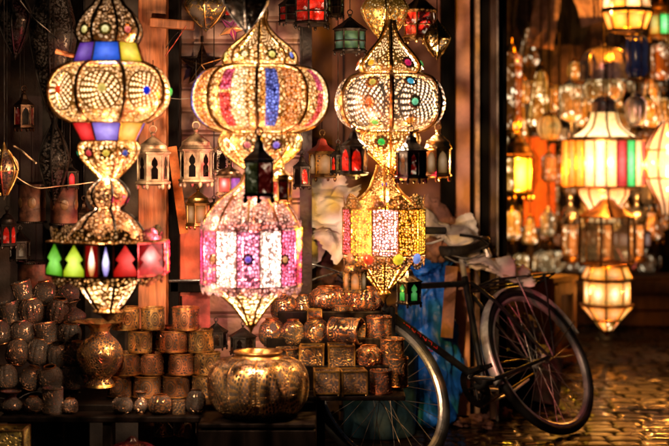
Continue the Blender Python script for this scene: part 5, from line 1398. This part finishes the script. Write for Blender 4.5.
# big lit cylinder
DB = 9.0
L = Lan('drum_lantern', 'brightly lit cylinder lantern with yellow, red and green glass bars, across the lane', 'lantern', 604, 226, DB)
CW = plain('warm_white_metal', (.75, .62, .42), .4, .3)
MB().lathe(L.pr([(5, 96), (11, 101), (13, 110), (13, 118)]), 24).build('silver_cap', STN, L.root)
domeG = pane('dome_glass', (1, .55, .16), 2.2, .2, cy=.1, k=2.0, vert=True)
dp = [(13, 112), (15, 120), (20, 129), (32, 137)]
L.shell('dome', dp, domeG, 32); L.ribs(dp, EV(8), 1.3, BRASS)
L.band(41, 140, 41, 186, 24, 0, [WH, RDG, GN, WH, RDG, GN, WH, YL, WH, RDG, WH, GN, WH, WH, YL, RDG, WH, YL, YL, YL, YL, YL, WH, WH], BRASS, bar=.7, ins=(.04, .02, .96, .98))
L.shell('shoulder', [(32, 136.5), (42, 140)], BRASS, 18, 1); L.shell('underside', [(41, 186), (24, 190)], BRASS, 18, 1)
bp_ = [(25, 189), (24, 196), (17, 206), (14, 214), (16, 222)]
L.shell('lower_bowl', bp_, pane('bowl_glass', (1, .60, .20), 1.1, .5, vert=True, trans=.3), 32); L.ribs(bp_, EV(8), 1.2, BRASS)
L.rod(96, -60, .8)
L.bulb(163, 90, (1, .54, .22)); L.bulb(205, 36, (1, .54, .22))
# hanging lantern low over the lane
L = Lan('hanging_lantern', 'lit lantern hanging lowest over the wet cobbles, amber and white panes', 'lantern', 607, 334, 8.9)
TF = 8.9
L.band(28, 216, 28, 264, 6, R(8), [glass('clear_pane', (.92, .86, .74), .9)], DBRASS, bar=1.2, ins=(.05, .02, .95, .98))
L.shell('roof', [(3, 196), (8, 200), (12, 206), (29, 216)], DBRASS, 12, 1)
L.band(20, 266, 26, 279, 8, R(10), [A3, YL, A3, YL], DBRASS, bar=1.0)
AH = pane('hot_amber_glass', (1, .52, .10), 1.9, .6, .5, .5, 9.0, .4, trans=.25)
L.band(23, 281, 23, 304, 8, R(10), [AH], DBRASS, bar=.8)
L.band(27, 305, 14, 320, 8, R(10), [A3, YL, A3, A3], DBRASS, bar=1.0)
L.band(14, 320, 5, 331, 8, R(10), [A1, A3], DBRASS, bar=.8)
L.bulb(292, 13, (1, .54, .22)); L.bulb(274, 4, (1, .54, .22))
L.shell('tip', [(5, 331), (3, 334), (.4, 337)], DBRASS, 10)
L.shell('collar', [(23, 279), (27, 280), (23, 281)], DBRASS, 8, 1); L.shell('lower_collar', [(23, 304), (28, 304.5), (27, 305)], DBRASS, 8, 1)
L.shell('divider', [(29, 264), (20, 266)], DBRASS, 12, 1)
L.rod(196, -60, .8)
# right edge bulb
L = Lan('globe_lantern', 'glowing ribbed yellow globe lantern cut by the right edge', 'lantern', 668, 214, 9.1)
gp = [(6, 122), (14, 134), (21, 146), (24, 160), (22, 178), (14, 194), (9, 204), (7, 214)]
L.shell('globe', gp, pane('globe_yellow_glass', (1, .62, .18), 1.1, .6, .5, .5, 3.0, trans=.45, vert=True), 40); L.ribs(gp, EV(10), 1.1, DBRASS)
for y, r in ((150, 23), (178, 22)): L.hoop(r, y, 1.0, DBRASS)
L.rod(122, -60, .8)
L.bulb(165, 60, (1, .54, .22))
# top lit lantern
L = Lan('paned_lantern', 'lit lantern with white and orange squares over amber panes, cut by the top edge', 'lantern', 627, 34, 8.8)
L.band(24, -4, 25, 9, 10, R(4), [WH, pane('orange_lit', (1, .35, .03), 1.2, .3), WH, WH, A3], IRON, bar=.9)
L.band(25, 11, 19, 30, 8, R(14), [A3, YL], IRON, bar=1.1)
L.bulb(8, 72, (1, .54, .22))
L.shell('base', [(19, 30), (12, 33), (4, 34), (1, 38)], DBRASS, 16)
L.shell('roof', [(6, -34), (10, -26), (16, -14), (24, -4)], DBRASS, 16); L.rod(-34, -70, .8)
# silver topped lanterns below the cylinder
for cx, lab in ((570, 'silver topped glass lantern below the left end of the lit cylinder'), (605, 'silver topped glass lantern directly below the lit cylinder'), (637, 'silver topped glass lantern below the right end of the lit cylinder')):
    L = Lan('silver_lantern', lab, 'lantern', cx, 262, 9.6)
    L.shell('top', [(1.5, 193), (3.5, 198), (2.5, 203), (4, 207), (8, 212), (9.5, 219), (8, 224)], SILVER, 24)
    L.band(8, 224, 7.5, 256, 6, R(12), [CL, A4], DBRASS, bar=.8); L.shell('base', [(8, 256), (10, 259), (10, 262)], DBRASS, 12, 1)
    L.rod(193, -60, .5)
L = Lan('cone_lantern', 'dim lantern with pinkish band and red glass tip at the right', 'lantern', 632, 272, 9.9)
L.shell('roof', [(3, 218), (6, 224), (18, 232)], DBRASS, 12, 1)
L.band(18, 232, 18, 246, 8, R(9), [pane('rose_brown_glass', (.55, .22, .16), .35, .4)], DBRASS, bar=.9)
L.band(17, 247, 3, 270, 8, R(9), [pane('red_cone_glass', (.8, .07, .03), .5, .2), TG, TG], DBRASS, bar=.8); L.rod(218, -60, .5)
# goods on the shelves and in front, warm and blurred
def zs(y, d=11.6): return y
shelf_items = [(514, 246, 50, 20, 'box', 'pinkish beige box lantern at the left end of the back shelf'), (541, 246, 42, 18, 'box', 'beige box lantern second on the back shelf'), (489, 250, 38, 16, 'box', 'tan box lantern just right of the salmon post'), (560, 250, 30, 14, 'box', 'brown box lantern beside the red cloth bottom'), (655, 245, 46, 18, 'box', 'dark tan box lantern at the right end of the shelf'), (590, 250, 36, 16, 'box', 'dim brown box lantern behind the clear hanging lantern')]
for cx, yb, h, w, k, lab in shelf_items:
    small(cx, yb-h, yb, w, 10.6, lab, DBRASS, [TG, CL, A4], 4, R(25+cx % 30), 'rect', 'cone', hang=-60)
pots = [(550, 272, 26, 34, 'ball', CL, 'round cream pot on the shelf above the cabinet'), (525, 272, 22, 24, 'jar', A4, 'honey jar on the shelf left of the round cream pot'), (575, 272, 20, 22, 'jar', TG, 'tan jar on the shelf right of the round cream pot'), (500, 272, 24, 24, 'ball', TG, 'tan ball lamp at the left end of the shelf'), (648, 272, 22, 26, 'jar', TG, 'tan jar at the right end of the shelf'),
        (500, 222, 22, 18, 'bell', A1, 'small amber bell lamp on the upper shelf left'), (533, 222, 18, 18, 'jar', A4, 'small honey jar on the upper shelf under the red cloth'), (585, 222, 18, 16, 'ball', A2, 'small dark amber ball on the upper shelf'), (622, 222, 20, 18, 'bell', TG, 'small tan bell lamp on the upper shelf'), (656, 222, 20, 18, 'jar', CL, 'small pale jar on the upper shelf at right'),
        (640, 315, 26, 24, 'jar', A2, 'dark amber jar on the lowest shelf at right'), (585, 315, 24, 24, 'ball', TG, 'tan ball on the lowest shelf left of the hanging lantern'), (664, 315, 24, 22, 'ball', A2, 'dark amber ball on the lowest shelf at the right edge'), (545, 315, 26, 22, 'jar', A2, 'dark amber jar on the lowest shelf behind the cabinet')]
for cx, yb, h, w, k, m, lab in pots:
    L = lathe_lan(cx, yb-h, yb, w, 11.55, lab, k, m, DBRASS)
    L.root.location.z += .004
extra = [(505, 60, 96, 16, 9.8, 'bell', A1, BRASS, 'small amber bell hanging in front of the dark amber glass at the left'), (524, 74, 104, 15, 9.9, 'jar', A4, BRASS, 'little honey jar between the left amber lantern and the bright bell'), (551, 84, 112, 15, 10.0, 'tall', A1, BRASS, 'narrow amber lantern tucked behind the bright bell'),
 (575, 58, 80, 16, 10.0, 'ball', A1, BRASS, 'small amber ball left of the silver dome'), (590, 80, 100, 13, 9.9, 'bell', A4, STN, 'little silver capped honey bell below the left of the silver dome'), (616, 84, 108, 13, 10.1, 'tall', A1, BRASS, 'narrow amber lantern below the right of the silver dome'), (622, 44, 70, 13, 10.2, 'jar', A4, STN, 'little honey jar between silver dome and navy lantern'),
 (648, 92, 120, 13, 9.4, 'ball', A1, BRASS, 'small amber ball between silver jar and right honey bell'), (664, 92, 124, 15, 10.2, 'jar', A1, BRASS, 'small amber jar at the right edge above the bulb lantern'), (514, 140, 166, 14, 10.4, 'ball', A2, BRASS, 'small dark amber ball behind the lime lantern'), (549, 150, 182, 15, 9.7, 'tall', TG, BRASS, 'slim tan lantern hanging before the red cloth'), (560, 150, 186, 14, 10.3, 'bell', A2, BRASS, 'slim dark amber bell right of the red cloth'),
 (512, 206, 240, 18, 9.6, 'tall', CL, BRASS, 'pale glass lantern low beside the outermost black post'), (530, 214, 244, 15, 9.8, 'bell', A4, BRASS, 'honey bell lantern low under the red cloth'), (548, 206, 236, 16, 10.0, 'jar', CL, STN, 'pale jar with silver cap above the round cream pot'), (588, 190, 214, 13, 10.2, 'ball', A1, BRASS, 'amber ball beside the lit lower bowl on its left'), (622, 194, 218, 13, 10.2, 'ball', A1, BRASS, 'amber ball beside the lit lower bowl on its right'), (652, 208, 240, 15, 10.1, 'bell', A2, BRASS, 'dark amber bell under the right edge globe'),
 (500, 150, 190, 13, 9.8, 'tall', A2, BRASS, 'narrow dark amber lantern against the outermost black post'), (533, 60, 84, 12, 10.6, 'ball', A1, STN, 'tiny amber ball with silver cap under the pale canvas')]
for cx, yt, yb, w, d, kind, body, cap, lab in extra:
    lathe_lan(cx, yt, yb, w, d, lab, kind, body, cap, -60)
rnd = random.Random(5)
tone = [(A1, 'amber'), (A4, 'honey'), (A2, 'dark amber'), (CL, 'pale'), (TG, 'tan'), (STN, 'silver')]
seen = set()
rowsb = [('top', 34, 10.9), ('second', 66, 11.0), ('third', 98, 11.1), ('fourth', 132, 10.9), ('fifth', 168, 11.0), ('lowest', 200, 10.8)]
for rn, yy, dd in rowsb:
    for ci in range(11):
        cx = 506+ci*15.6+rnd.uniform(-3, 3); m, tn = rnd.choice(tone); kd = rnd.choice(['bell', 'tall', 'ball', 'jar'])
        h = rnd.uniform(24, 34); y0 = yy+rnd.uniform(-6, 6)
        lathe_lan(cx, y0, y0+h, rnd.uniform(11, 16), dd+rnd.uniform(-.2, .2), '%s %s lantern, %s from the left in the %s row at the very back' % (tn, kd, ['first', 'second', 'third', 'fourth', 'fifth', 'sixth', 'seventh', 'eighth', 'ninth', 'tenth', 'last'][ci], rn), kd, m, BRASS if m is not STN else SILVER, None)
# canopy cloth above the lane
CV = plain('brown_canvas', (.16, .085, .055), .9)
CVL = plain('pale_canvas', (.50, .30, .22), .9)
cloth('canvas_awning', 'dark brown canvas awning sagging over the lantern stall', 'awning', 1.3, 1.4, P(560, -8, 10.6), (R(70), 0, 0), CV, .12, 40, 40, seed=80.0, sc=1.6, vertical=False)
cloth('canvas_end', 'pale pinkish canvas end dangling under the awning', 'cloth', .17, .42, P(546, 16, 9.6), (0, R(8), R(10)), CVL, .05, seed=82.0, edge=.02)
cloth('canvas_end', 'second pale canvas end dangling left of the top lit lantern', 'cloth', .17, .26, P(590, 4, 9.4), (0, R(-12), R(-10)), CVL, .05, seed=85.0, edge=.02)
cloth('black_cloth', 'black cloth hanging between the two pale canvas ends', 'cloth', .26, .34, P(567, 18, 9.9), (0, 0, 0), plain('black_canvas', (.012, .01, .01), .9), .06, seed=88.0, edge=.03)
crate('wooden_crate', 'dark slatted crate standing in the shadow far down the lane', P(640, 0, 10.8).x-.2, P(640, 0, 10.8).x+.3, 10.6, 11.0, 0, .34, WD)
crate('wooden_crate', 'dark slatted crate beside the cabinet at the back', P(588, 0, 10.9).x-.15, P(588, 0, 10.9).x+.15, 10.7, 11.0, 0, .28, WD)
small(605, 314, 332, 13, 10.4, 'tiny glowing lantern on the ground behind the hanging lantern', BRASS, A3, 6, 0, 'rect', 'cone').root.location.z = .012

# ------------------------------------------------------------------ ground: wet cobbles, one sheet to the horizon
random.seed(3)
def lin(a, b_, n): return [a+(b_-a)*i/n for i in range(n)]
xs = [-300, -60, -15, -4] + lin(-1.6, .3, 30) + lin(.3, 3.4, 250) + lin(3.4, 5.5, 20) + [6, 15, 60, 300]
ys = [-200, -40, -8, 1, 4] + lin(5.6, 9.6, 300) + lin(9.6, 13.5, 90) + [14, 20, 60, 300]
rowh = .098
def stone(x, y):
    y2 = y + .05*noise.noise(Vector((x*1.9, y*1.9, 0)))+.016*noise.noise(Vector((x*6, y*6, 4)))
    r = math.floor(y2/rowh); rng = (math.sin(r*12.9898)*43758.5453) % 1
    wdt = .13+.05*rng
    x2 = x+rng*wdt+.04*noise.noise(Vector((x*4, r*3.3, 5)))+.012*noise.noise(Vector((x*9, y*14, 2)))
    c = math.floor(x2/wdt)
    fx = (x2/wdt-c)*2-1; fy = (y2/rowh-r)*2-1
    h1 = (math.sin(c*78.233+r*37.719)*43758.5453) % 1; h2 = (math.sin(c*15.3+r*91.7)*24634.6345) % 1; h3 = (math.sin(c*55.3+r*11.7)*14634.6345) % 1
    e = max(abs(fx)**6, abs(fy)**4)
    top = .012*(1-e) + .004*h1 + fx*.0016*(h2-.5)*2 + fy*.002*(h3-.5)*2
    return e, top + 0.0018*noise.noise(Vector((x*24, y*24, 0))) - .018
vs, fs, joint = [], [], []
for y in ys:
    for x in xs:
        inside = -1.7 < x < 5.6 and 5.5 < y < 13.6
        e_, z_ = stone(x, y) if inside else (0, -.008)
        vs.append((x, y, z_)); joint.append(e_)
nx = len(xs)
for i in range(len(ys)-1):
    for j in range(nx-1):
        fs.append([i*nx+j, i*nx+j+1, (i+1)*nx+j+1, (i+1)*nx+j])
t = NT('wet_cobbles')
tc = t.n('TexCoord').outputs['Object']
n1 = t.n('TexNoise', i_Vector=tc, i_Scale=2.2, i_Detail=5.0); n2 = t.n('TexNoise', i_Vector=tc, i_Scale=45.0, i_Detail=6.0); n3 = t.n('TexNoise', i_Vector=tc, i_Scale=11.0, i_Detail=3.0)
colr = t.mixc(t.ramp(n3.outputs[0], .3, .7), (.008, .0045, .003), (.026, .015, .009))
jt = t.n('Attribute', attribute_name='joint').outputs['Fac']
jr = t.ramp(jt, .25, .8)
colr = t.mixc(jr, colr, (.003, .002, .0015))
rg = t.math('MULTIPLY_ADD', t.ramp(n1.outputs[0], .40, .62), .34, t.math('MULTIPLY_ADD', n2.outputs[0], .12, .07))
bp = t.n('Bump', i_Strength=.16, i_Distance=.006, i_Height=n2.outputs[0])
rg = t.math('MULTIPLY_ADD', jr, .4, rg)
bs = t.n('BsdfPrincipled', i_Base_Color=colr, i_Roughness=rg, i_Normal=bp.outputs[0])
t.l(t.math('MULTIPLY_ADD', jr, -.32, .36), bs.inputs['Specular IOR Level']); bs.inputs['Coat Weight'].default_value = 0.0; bs.inputs['Coat Roughness'].default_value = .12
g = MB().add(vs, fs).build('ground', t.fin(bs.outputs[0]), None, True, 80)
at_ = g.data.attributes.new('joint', 'FLOAT', 'POINT'); at_.data.foreach_set('value', joint)
tag(g, 'wet dark cobblestones of the market lane', 'ground', None, 'structure')

# ------------------------------------------------------------------ night sky, moon, camera
w = bpy.data.worlds.new('World'); scene.world = w; w.use_nodes = True
nt = w.node_tree; bgn = nt.nodes['Background']
sky = nt.nodes.new('ShaderNodeTexSky'); sky.sky_type = 'NISHITA'; sky.sun_disc = False
sky.sun_elevation = R(35); sky.sun_rotation = R(200)
nt.links.new(sky.outputs[0], bgn.inputs[0]); bgn.inputs[1].default_value = .0012
sl = bpy.data.lights.new('sun', 'SUN'); sl.energy = .02; sl.angle = R(.5); sl.color = (1, .9, .75)
so = bpy.data.objects.new('sun', sl); COL.objects.link(so); so.rotation_euler = (R(55), 0, R(-20))

cam = bpy.data.cameras.new('camera'); co = bpy.data.objects.new('camera', cam); COL.objects.link(co)
co.location = (0, 0, CAMZ); co.rotation_euler = (PI/2, 0, 0)
cam.sensor_width = 36; cam.lens = 36*F/669
cam.shift_y = -(223-HOR)/669
cam.clip_start = .05; cam.clip_end = 2000
cam.dof.use_dof = True; cam.dof.focus_distance = 5.5; cam.dof.aperture_fstop = cam.lens/1000/.036
cam.dof.aperture_blades = 8
scene.camera = co
scene.view_settings.view_transform = 'Standard'; scene.view_settings.look = 'None'
scene.view_settings.exposure = 0; scene.view_settings.gamma = 1
cy = scene.cycles
cy.use_denoising = True; cy.max_bounces = 5; cy.diffuse_bounces = 3; cy.glossy_bounces = 3; cy.transmission_bounces = 2; cy.transparent_max_bounces = 6
cy.caustics_reflective = False; cy.caustics_refractive = False; cy.sample_clamp_indirect = 3.0; cy.use_light_tree = True
